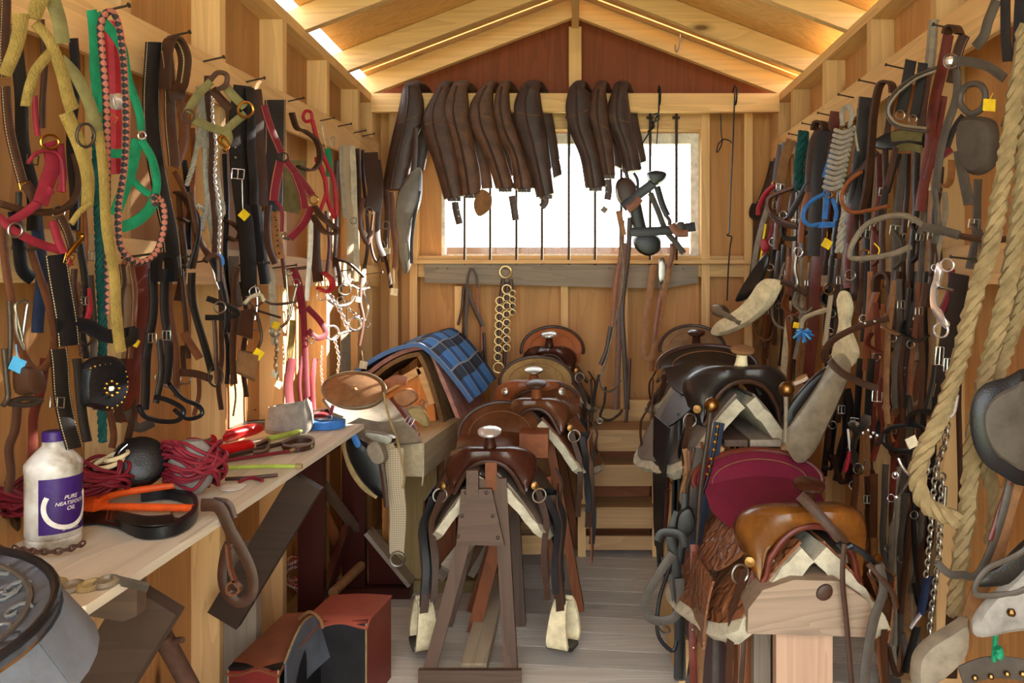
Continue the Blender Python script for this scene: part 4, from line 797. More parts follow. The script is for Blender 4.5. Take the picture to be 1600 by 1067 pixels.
for lab, mat, wd, pts in (('wide grey leather strip hanging low behind the amber saddle', 'grey', 34, "1412,790 1404,880 1396,980 1392,1067"), ('broad brown-grey leather strip hanging left of the bright chain', 'suede', 26, "1436,820 1428,900 1422,980 1410,1060"),
  ('dark blue-black leather strip low on the right wall', 'navy', 16, "1424,700 1424,780 1420,860 1416,960"), ('long dark leather strip beside the lower chain end', 'dark', 20, "1500,900 1490,960 1484,1060")):
    Rt(.028, .3, 'leather_strip', lab, 'strap', [('S','strip',wd,mat,pts), ('S','hanger_strap',8,'dark',pts.split()[0].split(',')[0] + ",430 " + pts.split()[0])])

# straps hanging behind and between the larger pieces
for x0, y0, x1, y1, wd, mat, ring, lab in (
 (1226,222,1206,420,9,'coal',1,'black strap behind the wide grey headstall'), (1250,226,1238,470,8,'chest',0,'russet strap just right of the wide grey headstall'), (1262,296,1252,520,7,'dark',1,'dark strap hanging down below the green net'),
 (1296,190,1290,430,10,'dark',0,'dark strap between green net and blue halter'), (1312,300,1300,520,9,'coal',1,'black strap hanging under the blue halter noseband'), (1322,300,1316,560,8,'chest',1,'russet strap falling under the tan coil tail'),
 (1346,170,1334,470,12,'dark',0,'dark strap against the wall right of the hemp coil'), (1362,230,1352,500,10,'black',1,'black strap inside the brown noseband loop'), (1374,240,1362,470,9,'mahog',0,'mahogany strap inside the brown noseband loop'),
 (1392,150,1376,450,9,'dark',1,'dark strap hanging left of the rolled noseband arc'), (1408,240,1394,480,12,'grey',0,'grey strap below the olive webbing girth'), (1420,240,1408,500,8,'dark',1,'dark strap below the black pad of the olive girth'),
 (1436,230,1420,470,10,'black',0,'black strap behind the fleece noseband'), (1452,240,1436,500,9,'grey',1,'grey strap passing behind the cream tag'), (1470,260,1452,480,10,'dark',0,'dark strap right of the cream tag'),
 (1476,300,1464,420,8,'pale',1,'pale strap under the red edged strap'), (1530,280,1516,420,12,'grey',0,'grey strap under the big grey blinker'), (1198,300,1170,470,7,'pale',1,'pale strap nearest the window corner'),
 (1190,330,1160,500,8,'dark',0,'dark strap leaning above the wooden hame'), (1216,380,1196,560,7,'suede',1,'suede strap under the padded red halter'), (1346,560,1336,760,10,'coal',1,'black strap just left of the silver buckle'),
 (1366,650,1358,800,9,'dark',0,'dark strap behind the long shanked bit'), (1404,560,1396,780,10,'mahog',1,'mahogany strap left of the black rolled bridle'), (1462,620,1450,860,12,'coal',0,'black strap behind the bright chain')):
    xm, ym = (x0 + x1) / 2 + RN.uniform(-3, 3), (y0 + y1) / 2
    pr = [('S','strap',wd,mat,f"{x0},{y0} {(x0+xm)/2+RN.uniform(-2,2):.0f},{(y0+ym)/2:.0f} {xm:.0f},{ym:.0f} {x1},{y1}"), ('B','buckle',xm,ym,wd*1.3,wd*1.3,8,'steel')]
    pr += [('O','ring',x1,y1-2,wd*.6,'chrome'), ('S','short_strap',wd*.7,mat,f"{x1},{y1+2} {x1-2},{y1+16} {x1-3},{y1+34}")] if ring else [('E','loop',3,.018,mat,f"{xm:.0f},{ym:.0f} {xm+wd:.0f},{ym+20:.0f} {xm+wd:.0f},{ym+46:.0f} {xm-2:.0f},{ym+60:.0f}")]
    Rt(.026 + .01 * RN.randint(0, 3), .3, 'leather_strap', lab, 'strap', pr)
# ------------------------------------------------------------------ western saddles
def saddle(name_label, loc, yaw=0., sc=(1, 1, 1), leather='chest', seat='chest', fork='chest', skirt='chest', fleece='wool', horn='dark', cantle_face=None,
           canth=.12, cantw=.18, length=.36, hornh=1., fork_w=1., fender=True, stirrup=None, group='western saddles on stands', strings=True, drop=.24, conchos=None, rimmat='dark', horncap=None, fl_z=0., forkdrop=1., fenderlen=.42, skirtlen=.56, fl_t=.03, extra=0):
    rot = Matrix.Rotation(yaw, 3, 'Z'); O = V(loc)
    def T(x, y, z): return O + rot @ V((x * sc[0], y * sc[1], z * sc[2]))
    D = lambda x, y, z: (rot @ V((x, y, z))).normalized()
    t = thing('western_saddle', name_label, 'saddle', loc, group)
    # fork with swells
    half_o = [(0, .050), (.045, .052), (.085, .050), (.125, .036), (.157, .008), (.166, -.028), (.154, -.062), (.140, -.085*forkdrop-.005)]
    half_i = [(0, -.002), (.030, -.006), (.055, -.018), (.078, -.040), (.093, -.064), (.104, -.084), (.112, -.1*forkdrop), (.122, -.115*forkdrop)]
    def arch(h):
        h = [(x * fork_w, z) for x, z in h]
        p = [(-x, 0, z) for x, z in h[:0:-1]] + [(x, 0, z) for x, z in h]
        return cat(p, 4)
    oo, ii = arch(half_o), arch(half_i); n = len(oo)
    yb = lambda x: .02 + .9 * max(0, abs(x) - .06) ** 1.3
    OO = [T(p.x, yb(p.x), p.z) for p in oo]; II = [T(p.x, .012 + yb(p.x) * .5, p.z) for p in ii]
    bb = [(.05 + .012 * math.sin(PI * min(1, abs(p.x) / .166))) * sc[1] for p in oo]
    MB().between(OO, II, D(0, -1, .12), bb, 16, .75).build('fork', fork, t)
    MB().tube([T(p.x, -.036 + yb(p.x) * .5, p.z + .010) for p in ii], .0085, 8).build('gullet_rim', rimmat, t)
    MB().tube([T(p.x * 1.06, -.026 + yb(p.x) * .6, p.z + .024) for p in ii], .005, 6).build('gullet_welt', fork, t)
    # horn
    h = hornh
    MB().lathe([(.026, -.008), (.021, .012*h), (.018, .034*h), (.020, .05*h)], T(0, .012, .05), D(0, -.25, 1), 18).build('horn', horn, t)
    MB().lathe([(.014, .046*h), (.036, .05*h), (.041, .056*h), (.040, .063*h), (.030, .068*h), (.004, .07*h)], T(0, .012, .05), D(0, -.25, 1), 20).build('horn_cap', horncap or horn, t)
    # seat and cantle
    yc = length
    def seatf(u, v):
        y = .05 + (yc - .03) * v; q = 2 * u - 1; hw = .085 + .085 * min(1, v * 1.5)
        z = .045 * (1 - v) ** 3 - .004 + .05 * v ** 3 - .085 * abs(q) ** 2.2 * (1 - .75 * v ** 2)
        return T(q * hw, y, z)
    MB().sheet(seatf, 18, 14, .012, (0,0,1)).build('seat', seat, t)
    def cant(u, v):
        th = math.radians(-14 + 208 * u); r = v
        x = cantw * r * math.cos(th); z = .012 + canth * r * math.sin(th) * (1 if math.sin(th) > 0 else .6)
        return T(x, yc + .02 + .32 * max(0, z) + .05 * r * r - .05 + .018 * abs(math.cos(th)) * -r, z)
    MB().sheet(cant, 30, 8, .016, D(0,-1,.3)).build('cantle', cantle_face or seat, t)
    MB().tube([cant(i / 34, 1.0) for i in range(35)], .0095, 8).build('cantle_binding', rimmat, t)
    # stitched line inside the dish
    MB().tube([cant(.06 + .88 * i / 30, .74) + D(0, -1, .2) * .004 for i in range(31)], .0016, 5).build('stitching', 'suede', t)
    for s in (-1, 1):
        def side(u, v, off=0., grow=0., s=s):
            y0, y1 = -.02 - grow, skirtlen + grow; y = y0 + (y1 - y0) * v
            d = drop * (1 - .35 * abs(2 * v - 1) ** 3.5 - .06 * math.sin(v * PI * 2)) + grow
            x = .030 + d * u * .84; z = -.030 - d * u * (.80 + .25 * u) - off
            return T(s * x, y, z + .02 * math.sin(v * PI) * u)
        f1 = lambda u, v: side(u, v)
        f2 = lambda u, v: side(u, v, .012 + fl_z, .014) + V((RN.uniform(-.004, .004), RN.uniform(-.003, .003), RN.uniform(-.004, .004)))
        MB().sheet(f1, 10, 18, .007, D(s,0,.8)).build('skirt', skirt, t)
        if fleece: MB().sheet(f2, 10, 18, fl_t, D(s,0,.8)).build('fleece_lining', fleece, t)
        # seat jockey over the skirt
        def jock(u, v, s=s):
            y = .06 + .27 * v; d = .15 * (1 - .5 * abs(2 * v - 1) ** 3)
            return T(s * (.10 + d * u * .78), y, -.045 - d * u * .92 + .004 + .018)
        MB().sheet(jock, 8, 12, .006, D(s,0,.8)).build('seat_jockey', leather, t)
        if fender:
            def fend(u, v, s=s):
                z = -.14 - fenderlen * v; w = .10 * (1 - .62 * v ** .8) + .018
                return T(s * (.235 + .03 * v - .02 * v * v), .14 + (2 * u - 1) * w, z)
            MB().sheet(fend, 8, 14, .006, D(s,0,0)).build('fender', leather, t)
        if stirrup:
            c = V((s * .255, .14, -.14 - fenderlen)); a = math.radians(68) * s
            ex = V((math.cos(a), math.sin(a), 0)); 
            pp = [(-.020, .01), (-.045, -.02), (-.060, -.075), (-.062, -.125), (-.045, -.15), (0, -.156), (.045, -.15), (.062, -.125), (.060, -.075), (.045, -.02), (.020, .01)]
            q = cat([(x, z, 0) for x, z in pp], 3); ey = V((-math.sin(a), math.cos(a), 0)); rings = []
            for i in range(len(q)):
                A = q[max(0, i-1)]; B_ = q[min(len(q)-1, i+1)]; d = (B_ - A).normalized(); nn = V((-d.y, d.x))
                ww = .026 + .014 * max(0, min(1, -q[i].y / .12))
                k = []
                for sa, sb in ((-1, -1), (1, -1), (1, 1), (-1, 1)):
                    r2 = V((q[i].x, q[i].y)) + nn * sa * .007; pt = c + ex * r2.x + V((0, 0, r2.y)) + ey * sb * ww
                    k.append(T(*pt))
                rings.append(k)
            so = MB().secs(rings).build('stirrup', stirrup, t)
            rr = rings[11:18]; MB().secs([[p + (p - sum(r, V())/4) * .12 for p in r] for r in rr]).build('tread_cover', 'coal', so)
            MB().tube([T(*(c + ex * -.03 + V((0, 0, .0)))), T(*(c + ex * .03))], .006, 8).build('bolt', 'steel', so)
            def hob(u, v, s=s): return T(s * .258, .14 + (2*u-1) * .03, -.12 - fenderlen + .06 * v)
            MB().sheet(hob, 2, 3, .012, D(s,0,0)).build('stirrup_leather', 'dark', t)
        if strings:
            for j, (y, z0, ln, wd, mt) in enumerate(((.0, -.10, .38, .022, 'dark'), (.03, -.13, .30, .016, leather), (.42, -.12, .22, .010, 'dark')) + tuple((.02 + .035 * e, -.12 - .012 * (e % 3), .34 + .035 * ((e * 2) % 5), .024 + .006 * (e % 2), ('coal', 'dark', 'black')[e % 3]) for e in range(extra))):
                x = .165 if y < .1 and j < 3 else .2 + .008 * (j % 3); ph = RN.uniform(0, 6)
                pts = [T(s * (x + .03 * min(1, k / 2) + .006 * math.sin(ph + k)), y + .01 * math.sin(ph * 2 + k * .8), z0 - ln * k / 7) for k in range(8)]
                m = MB(); wv = D(1, .35, 0) * wd / 2; tv = D(-.3 * s, -1, 0) * .003
                m.secs([[p - wv, p - wv + tv, p + wv + tv, p + wv] for p in cat(pts, 3)]).build('saddle_string' if wd < .02 else 'latigo_strap', mt, t)
            MB().ring(T(s * .172, .0, -.115), D(1, .3, 0), D(0, 0, 1), .024, .0035).build('rigging_ring', 'steel', t)
            MB().lathe([(.0, -.001), (.014, .0), (.013, .004), (.0, .007)], T(s * .158, -.032, -.074), D(.25 * s, -1, .1), 12).build('concho', conchos or 'bronze', t)
        if conchos:
            MB().lathe([(.0, -.004), (.017, .0), (.015, .006), (.0, .010)], T(s * .115 * fork_w, -.042, .006), D(.2 * s, -1, .2), 14).build('concho', conchos, t)
    return t
# leather with tooling
def tooled(name, hexc, rough=.38, scale=26):
    k = NT(name); c = lin(hexc); tc = k.n('TexCoord'); vo = k.n('TexVoronoi', i_Scale=float(scale), feature='SMOOTH_F1'); no = k.n('TexNoise', i_Scale=9., i_Detail=5.)
    di = k.n('TexNoise', i_Scale=14.); k.l(tc, 'Object', di, 'Vector'); ad = k.n('Mix', data_type='VECTOR', i_0=.08); k.l(tc, 'Object', ad, 4); k.l(di, 'Color', ad, 5)
    k.l(ad, 1, vo, 'Vector'); k.l(tc, 'Object', no, 'Vector')
    wv = k.n('Math', operation='MULTIPLY', i_1=16.); k.l(vo, 0, wv, 0); sn = k.n('Math', operation='SINE'); k.l(wv, 0, sn, 0)
    r = k.ramp(no, 0, [(.25, mul(c, .6)), (.5, c), (.75, mul(c, 1.25))]); k.l(r, 0, k.b, 'Base Color'); k.b.inputs['Roughness'].default_value = rough
    k.bump(sn, 0, .5, .004); MC[name] = k.m; return k.m
tooled('tool_brown', '#7a4c30', .3); tooled('tool_dark', '#40434a', .5, 22); tooled('tool_sued', '#8d7448', .8, 20)
plain('worn_brown', '#54301c', .3, 0, .45, 9, .12); plain('dark_glossy', '#3c1d14', .26, 0, .4, 11, .1); plain('amber_worn', '#6c4118', .26, 0, .45, 12, .1)
plain('black_worn', '#241d1b', .35, 0, .5, 8, .15); plain('orange_seat', '#9a5a36', .42, 0, .3, 14, .3)
plain('wine_suede', '#64102a', .9, 0, .18, 20, .3); plain('brown_suede', '#7d6146', .85, 0, .25, 14, .3); plain('grey_leather', '#6e6258', .5, 0, .35, 10, .15)
S = saddle
S('dark brown polished saddle nearest on the central stand, with leather-bound wooden stirrups', at(765, 722, 2.66), 0, (1, 1, 1), 'dark', 'worn_brown', 'dark_glossy', 'grey_leather', 'wool', 'dark_glossy', 'worn_brown', .125, .172, .42, 1, 1, True, 'cream', horncap='chrome', drop=.25, fenderlen=.40, extra=6)
S('brown saddle with string-wrapped horn, second on the central row', at(838, 640, 3.12), math.radians(-6), (.9, .9, .9), 'chest', 'worn_brown', 'worn_brown', 'brown', 'wool', 'chest', 'worn_brown', .07, .15, .30, 1.05, .9, True, None, horncap='dark', drop=.28, fenderlen=.58, extra=4)
S('tan saddle with silver conchos on its fork, third on the central row', at(834, 612, 3.42), 0, (1.04, 1, 1), 'brown', 'tool_sued', 'chest', 'tool_brown', 'wool', 'chest', 'tool_sued', .115, .17, .26, .8, 1.05, True, None, conchos='steel', horncap='steel', drop=.29, fenderlen=.52, extra=3)
S('saddle with buttoned orange-brown seat at the far end of the central row', at(858, 556, 3.90), math.radians(-3), (.9, .85, .95), 'dark', 'orange_seat', 'dark_glossy', 'grey_leather', 'wool', 'dark_glossy', 'orange_seat', .13, .185, .23, 1.1, .95, True, None, horncap='chrome', drop=.26, skirtlen=.38)
S('old black saddle with tall pale horn neck on the slatted wooden stand', at(1160, 598, 2.60), math.radians(5), (1.05, 1.15, 1.1), 'coal', 'black_worn', 'black_worn', 'grey_leather', 'wool', 'cream', 'black_worn', .07, .19, .38, 1., 1.05, True, None, horncap='suede', drop=.27, group=None, forkdrop=1.2, fl_t=.042)
S('small red-brown saddle with suede cantle at the back right by the wall', at(1088, 556, 3.62), math.radians(-5), (.86, .85, .9), 'brown', 'brown_suede', 'dark_glossy', 'grey_leather', 'wool', 'dark_glossy', 'brown_suede', .13, .19, .30, 1.15, .95, True, None, drop=.27, skirtlen=.5)
S('amber saddle with a wine-red suede seat at the front right', at(1264, 822, 2.02), math.radians(4), (1.07, 1.05, 1.05), 'tool_brown', 'wine_suede', 'amber_worn', 'tool_brown', 'wool', 'dark_glossy', 'wine_suede',  .085, .195, .40, 1.0, 1, True, None, horncap='dark_glossy', rimmat='mahog', drop=.27, fenderlen=.2, forkdrop=1.25, fl_t=.05)
# ------------------------------------------------------------------ stands
def zfloor(p): return V((p.x, p.y, 0))
# nearest A-frame stand
t = thing('saddle_stand', 'weathered A-frame stand under the nearest dark brown saddle', 'saddle stand', (-.28, 2.7, 0), 'saddle stands')
yA, yB = 2.64, 3.08
for y, nm in ((yA, 'front'), (yB, 'rear')):
    xa, xb = (-.30, -.255); s = 1 if y == yA else .92
    MB().bar((-.31, y, .70), (-.497, y, .0), .04, .045, (0, 1, 0)).build('leg', barnZ, t)
    MB().bar((-.245, y, .70), (-.205+.0, y, .0), .04, .045, (0, 1, 0)).build('leg', barnZ, t)
MB().poly([at(722, 762, 2.617), at(769, 762, 2.617), at(789, 850, 2.617), at(714, 848, 2.617)], (0, -1, 0), .02).build('gusset_board', barnX, t)
for a in ((728, 770), (760, 770), (722, 806), (770, 806), (716, 838), (778, 840)): MB().lathe([(0, -.001), (.007, 0), (.006, .004), (0, .006)], at(*a, 2.597), (0, -1, 0), 8).build('bolt', 'iron', t)
MB().span(-.355, -.315, yA - .05, 3.1, .645, .735).build('ridge_beam', barnY, t); MB().span(-.295, -.255, yA - .02, 3.1, .66, .755).build('ridge_beam', oakY, t)
MB().span(-.52, -.17, yA - .04, yA - .021, .001, .055).build('bottom_rail', barnX, t)
MB().span(-.385, -.295, yA + .03, 3.5, .002, .045).build('floor_beam', wood('grey_pine', '#b5a58c', 'Y', '#85735c'), t)
MB().bar((-.44, 2.70, .36), (-.20, 3.0, .62), .045, .03).build('brace', greyX, t)
# rear row stand
t = thing('saddle_stand', 'long brown stand carrying the rear saddles of the central row', 'saddle stand', (-.13, 3.5, 0), 'saddle stands')
MB().span(-.20, -.09, 2.94, 4.08, .70, .79).build('ridge_beam', oakY, t)
for y in (3.24, 4.0):
    MB().bar((-.10, y, .76), (.035, y, .0), .085, .035, (0, 1, 0)).build('leg', oakZ, t); MB().bar((-.19, y, .76), (-.42, y, .0), .085, .035, (0, 1, 0)).build('leg', oakZ, t)
MB().span(-.33, -.01, 3.26, 3.29, .22, .30).build('cross_rail', pineX, t)
MB().bar((-.43, 3.30, .12), (-.15, 3.28, .62), .05, .03, (0, 1, 0)).build('brace', greyX, t)
MB().bar((-.03, 2.95, .02), (-.10, 2.98, .62), .045, .04, (0, 1, 0)).build('leg', oakZ, t)
MB().bar((-.385, 3.02, .0), (-.2, 3.02, .72), .035, .05, (0, 1, 0)).build('leg', oakZ, t)
# tent-shaped slatted stand under the black saddle
t = thing('saddle_stand', 'tent-shaped boarded stand under the old black saddle', 'saddle stand', (.62, 2.7, 0), 'saddle stands')
y0, y1 = 2.56, 3.1
fx = lambda px: (px - VX) * y0 / F
MB().poly([(fx(1136), y0, .80), (fx(1212), y0, .80), (.78, y0, .02), (.40, y0, .02)], (0, 1, 0), .025).build('front_board', wood('dark_board', '#4a3530', 'Z', '#2c1f1c', knots=False), t)
for s, xa, xb in ((-1, fx(1130), .372), (1, fx(1218), .81)):
    for k in range(5):
        a = k / 5; b = (k + .94) / 5
        p = lambda q, y: V((xa + (xb - xa) * q, y, 0.82 - .80 * q))
        MB().poly([p(a, y0 - .02), p(a, y1), p(b, y1), p(b, y0 - .02)], (s, 0, .4), .022).build('side_slat', barnY if k % 2 else pineY, t)
MB().span(fx(1130), fx(1166), y0 - .02, y1, .826, .848).build('top_board', barnY, t); MB().span(fx(1170), fx(1218), y0 - .02, y1, .826, .848).build('top_board', greyY, t)
# stand behind it
t = thing('saddle_stand', 'plain post stand under the small red-brown saddle at the back right', 'saddle stand', (.61, 3.95, 0), 'saddle stands')
MB().span(.55, .67, 3.7, 4.2, .92, .99).build('ridge_beam', pineY, t)
for y in (3.75, 4.15):
    MB().bar((.56, y, .93), (.46, y, 0), .07, .035, (0, 1, 0)).build('leg', pineZ, t); MB().bar((.66, y, .93), (.76, y, 0), .07, .035, (0, 1, 0)).build('leg', pineZ, t)
# block stand under the amber saddle
t = thing('saddle_stand', 'weathered timber block stand under the amber saddle', 'saddle stand', (.62, 2.1, 0), 'saddle stands')
x0, x1 = at(1170, 900, 1.95).x, at(1368, 900, 1.95).x
MB().poly([at(1169, 952, 1.95), at(1192, 922, 1.95), at(1240, 906, 1.95), at(1310, 908, 1.95), at(1352, 936, 1.95), at(1368, 958, 1.95), at(1368, 996, 1.95), at(1168, 990, 1.95)], (0, 1, 0), .50).build('timber_block', wood('rough_timber', '#857260', 'X', '#3a2e25', ring=2.2), t)
MB().span(at(1178, 0, 2.0).x, at(1226, 0, 2.0).x, 2.02, 2.3, .615, .635).span(at(1240, 0, 2.0).x, at(1336, 0, 2.0).x, 2.05, 2.4, .615, .64).build('top_board', greyY, t)
kx = MB().lathe([(.0, -.002), (.024, -.001), (.022, .006), (.012, .009), (0, .008)], at(1288, 925, 1.95), (0, -1, 0), 16, 1, .8); kx.build('knot', 'dark', t)
MB().span(at(1212, 0, 1.99).x, at(1300, 0, 1.99).x, 1.985, 2.02, 0, .455).build('leg', wood('plain_leg', '#a98a72', 'Z', '#80604a'), t); MB().span(.50, .80, 2.35, 2.39, 0, .455).build('leg', barnZ, t)
MB().span(at(1178, 0, 2.2).x, at(1204, 0, 2.2).x, 2.2, 2.24, 0, .47).build('brace', greyZ, t); MB().span(at(1142, 0, 2.4).x, at(1164, 0, 2.4).x, 2.3, 2.36, 0, .47).build('brace', oakZ, t)

# loose straps on the amber and black saddles
Fl(1.93, 'leather_strap', 'brown strap looped over the horn of the amber saddle', 'strap', [('S','strap',(17,15),'dark',"1250,774 1276,800 1304,832 1320,850"), ('S','strap',8,'dark',"1316,846 1314,900 1322,980 1328,1064",.01), ('R','knot',5,'coal',"1308,846 1318,854 1330,850"), ('S','strap',10,'coal',"1322,850 1346,862 1370,884 1392,904")])
Fl(1.90, 'latigo_strap', 'thick grey-brown latigo strap hanging at the right of the amber saddle', 'strap', [('S','strap',(13,17),'grey',"1372,880 1380,920 1366,970 1356,1020 1350,1067"), ('S','strap',9,'dark',"1356,880 1390,920 1400,950")])
Fl(2.04, 'latigo_strap', 'dark strap hanging along the left front of the timber block', 'strap', [('S','strap',11,'dark_st',"1184,880 1168,930 1162,990 1158,1067"), ('S','strap',8,'mahog',"1176,890 1176,940 1170,980")])
Fl(2.26, 'billet_strap', 'long reddish punched billet strap hanging left of the amber saddle', 'strap', [('S','strap',12,'mahog',"1084,850 1084,920 1082,1000 1084,1067"), ('D','holes','white',1.5,"1083,900 1083,930 1082,982 1083,1010",.006)])
Fl(2.30, 'stirrup_leather', 'tan stirrup leathers with a steel buckle under the tooled skirt', 'strap', [('S','strap',14,'suede',"1112,900 1104,960 1094,1020 1090,1067"), ('S','strap',10,'grey',"1122,900 1118,980 1118,1067"), ('P','fender_tip','chest',"1138,916 1156,918 1160,940 1152,952 1136,944 1130,930",.01,.008), ('B','buckle',1123,936,10,22,5,'steel')])
def drape(Y, lab, mats, x0, y0, x1, y1, n, seed, w=9, name='harness_straps'):
    q = random.Random(seed); pr = []
    for i in range(n):
        a = i / max(1, n - 1); xx = x0 + (x1 - x0) * a; e = y1 - q.uniform(0, (y1 - y0) * .25)
        pr.append(('S', 'strap', q.uniform(.6, 1.2) * w, mats[i % len(mats)], f"{xx:.0f},{y0+q.uniform(0,14):.0f} {xx+q.uniform(-6,4):.0f},{y0+(e-y0)*.35:.0f} {xx+q.uniform(-10,4):.0f},{y0+(e-y0)*.7:.0f} {xx+q.uniform(-12,4):.0f},{e:.0f}", .006 * (i % 3)))
    pr += [('O', 'ring', x0 + (x1-x0)*.4, y0 + (y1-y0)*.45, 6, 'bronze'), ('B', 'buckle', x0 + (x1-x0)*.7, y0 + (y1-y0)*.3, 8, 10, 5, 'steel'), ('E', 'loop', 3, .02, mats[0], f"{x0:.0f},{y1-60:.0f} {x0-8:.0f},{y1-20:.0f} {x0+10:.0f},{y1:.0f} {x0+14:.0f},{y1-50:.0f}")]
    return Fl(Y, name, lab, 'straps', pr)
drape(2.72, 'dark harness straps draped over the left side of the black saddle', ('coal', 'dark', 'black', 'grey'), 1062, 640, 1112, 880, 6, 3)
drape(3.2, 'black straps hanging between the step unit and the black saddle', ('black', 'mahog', 'coal'), 1036, 640, 1056, 900, 4, 4, 10)
drape(2.50, 'brown fringe straps hanging under the black saddle skirt', ('suede', 'brown', 'dark'), 1070, 690, 1096, 800, 5, 5, 8)
Fl(2.46, 'black_trace', 'navy-black trace with a brass ring leaning beside the boarded stand', 'strap', [('S','strap',17,'navy',"1124,660 1110,740 1090,830 1082,940"), ('O','brass_ring',1090,741,10,'brass'), ('S','grey_strap',14,'grey',"1094,700 1086,760 1078,860")])
Fl(2.40, 'brass_button_strap', 'strap of small brass buttons hanging from the left hame knob', 'strap', [('S','strap',5,'coal',"1122,660 1116,700 1108,740 1098,770"), ('D','buttons','brass',3,"1121,666 1119,678 1117,690 1115,702 1111,716 1108,728 1105,740",.008)])
t = Fl(2.34, 'driving_bridle', 'black bridle with looped noseband lying low beside the amber saddle', 'bridle', [('S','cheek_strap',15,'black',"1060,800 1048,840 1056,880 1062,960 1060,1060"), ('S','noseband',14,'grey',"1050,862 1022,904 1008,938 1016,964 1046,966 1062,944 1060,900",.012), ('S','browband',13,'black',"1026,842 1034,830 1060,832 1070,850",.02), ('R','bit_ring',1.6,'iron',"1028,966 1036,972 1046,984 1038,988 1028,978"),
 ('S','rein',6,'coal',"1048,880 1030,940 1028,990 1050,1016 1058,1000"), ('S','cheek_strap',12,'coal',"1070,770 1068,830 1062,880"), ('P','blinker','black',"1060,800 1078,790 1086,820 1070,840 1056,830",.01,.008), ('S','stirrup_leather',18,'grey',"1052,900 1062,960 1064,1067",-.02)])
# brass-knobbed hames standing by the black saddle
for lab, pts, bx_, by in (('brass-knobbed hame leaning at the left of the black saddle', "1112,640 1106,690 1096,760 1090,850", 1112, 633), ('brass-knobbed hame leaning at the right of the black saddle', "1238,604 1252,592 1262,588", 1229, 608)):
    fr = FlatFr(2.36); c = fr(bx_, by); t = thing('harness_hame', lab, 'hame', c, 'brass-knobbed hames')
    MB().ball(c, .024, 18).build('brass_knob', 'bronze', t)
    q = P(pts); MB().tube(ppath(fr, q, 5, -.01), .008, 8).build('hame_rod', 'iron' if by > 620 else 'suede', t)
    if by < 620: MB().tube(ppath(fr, P("1228,618 1228,650 1227,690"), 4), [.007, .005], 8).build('rod_tip', 'pale', t); MB().tube(ppath(fr, P("1240,600 1256,594 1262,590"), 3), .006, 6).build('steel_wire', 'chrome', t)
# step unit
stepw = wood('step', '#b08c62', 'X', '#7d5a38')
t = thing('step_unit', 'low wooden step unit against the back wall right of the saddles', 'steps', (.27, 3.95, 0))
sx0, sx1 = at(915, 0, 3.9).x, at(1018, 0, 3.9).x
MB().span(sx1, sx1 + .04, 3.86, 3.90, 0, .62).build('stile', pineZ, t); MB().span(sx0 - .04, sx0, 3.86, 3.90, 0, .62).build('stile', pineZ, t)
for z, y in ((.62, 3.84), (.45, 3.82), (.245, 3.80)):
    MB().span(sx0 - .04, sx1 + .042, y, 4.1 if z > .6 else 4.0, z, z + .02).build('tread', stepw, t); MB().span(sx0 - .0, sx1 - .0, y + .02, y + .04, z - .09, z - .001).build('riser', stepw, t)
MB().span(sx0, sx1, 3.87, 3.89, .03, .10).build('riser', stepw, t); MB().span(sx0, sx1, 4.0, 4.02, .02, .60).build('back_board', oakX, t)

# ------------------------------------------------------------------ left middle: maroon trestle, post rack, blanket rack, sunlit saddle
t = thing('trestle', 'dark maroon painted saddle trestle by the bench end', 'trestle', (-.95, 3.1, 0))
MB().span(-1.02, -.925, 2.86, 2.90, 0, .72).build('upright', redZ, t)
MB().span(-1.0, -.90, 3.345, 3.385, .046, .72).build('upright', redZ, t)
MB().span(-1.0, -.92, 2.84, 3.42, .721, .78).build('top_rail', redY, t)
MB().span(-1.05, -.70, 3.33, 3.395, .001, .045).build('foot', redX, t); MB().poly([(-.89, 3.35, .27), (-.71, 3.37, .05), (-.89, 3.37, .05)], (0, 1, 0), .03).build('foot_bracket', redX, t)
MB().bar((-.89, 3.36, .29), (-.70, 3.36, .06), .09, .018, (0, 1, 0)).build('bracket_cap', greyX, t)
MB().bar((-.96, 2.91, .12), (-.96, 3.35, .34), .03, .06).build('brace', redY, t)
MB().bar((-.96, 2.92, .62), (-.94, 3.35, .30), .03, .03).build('brace', barnY, t); MB().bar((-.98, 2.91, .58), (-1.0, 3.35, .20), .04, .02).build('brace', oakY, t)
t = thing('post_rack', 'pale timber post rack with a thick beam end between trestle and blankets', 'rack', (-.63, 3.4, 0))
MB().bar((-.66, 3.02, .675), (-.60, 3.62, .675), .165, .13).build('beam', wood('beam', '#b3a384', 'Y', '#857252'), t)
MB().span(-.815, -.60, 3.42, 3.47, .055, .607).build('post', wood('post', '#8d7a50', 'Z', '#6a5836'), t); MB().span(-.60+.002, -.52, 3.45, 3.5, .055, .607).build('post', oakZ, t)
MB().span(-.86, -.40, 3.40, 3.49, .001, .054).build('foot', wood('post', '#8d7a50', 'X', '#6a5836'), t)
MB().span(-.42, -.20, 3.50, 3.56, .001, .06).build('foot', pineX, t) if False else None
MB().bar((-.585, 3.395, .07), (-.40, 3.395, .30), .03, .045, (0, 1, 0)).build('brace', greyX, t)
Fl(3.02, 'work_bridle', 'chestnut bridle lying across the pale beam end', 'bridle', [('S','browband',15,'chest',"600,604 618,594 636,596"), ('S','cheek_strap',10,'mahog',"612,620 636,650 650,672"), ('P','blinker','tan',"614,618 640,606 654,622 630,636",.012,.01), ('S','cheek_strap',10,'tan',"630,634 654,640 668,660"), ('B','buckle',640,658,12,14,30,'chrome'), ('S','chin_strap',8,'wine',"622,656 648,678 656,680"), ('P','keeper','sueded',"636,640 660,636 672,664 660,664",.014,.006), ('R','string',1.3,'wool',"652,676 662,720 660,758"), ('B','buckle',662,630,12,8,35,'steel')])
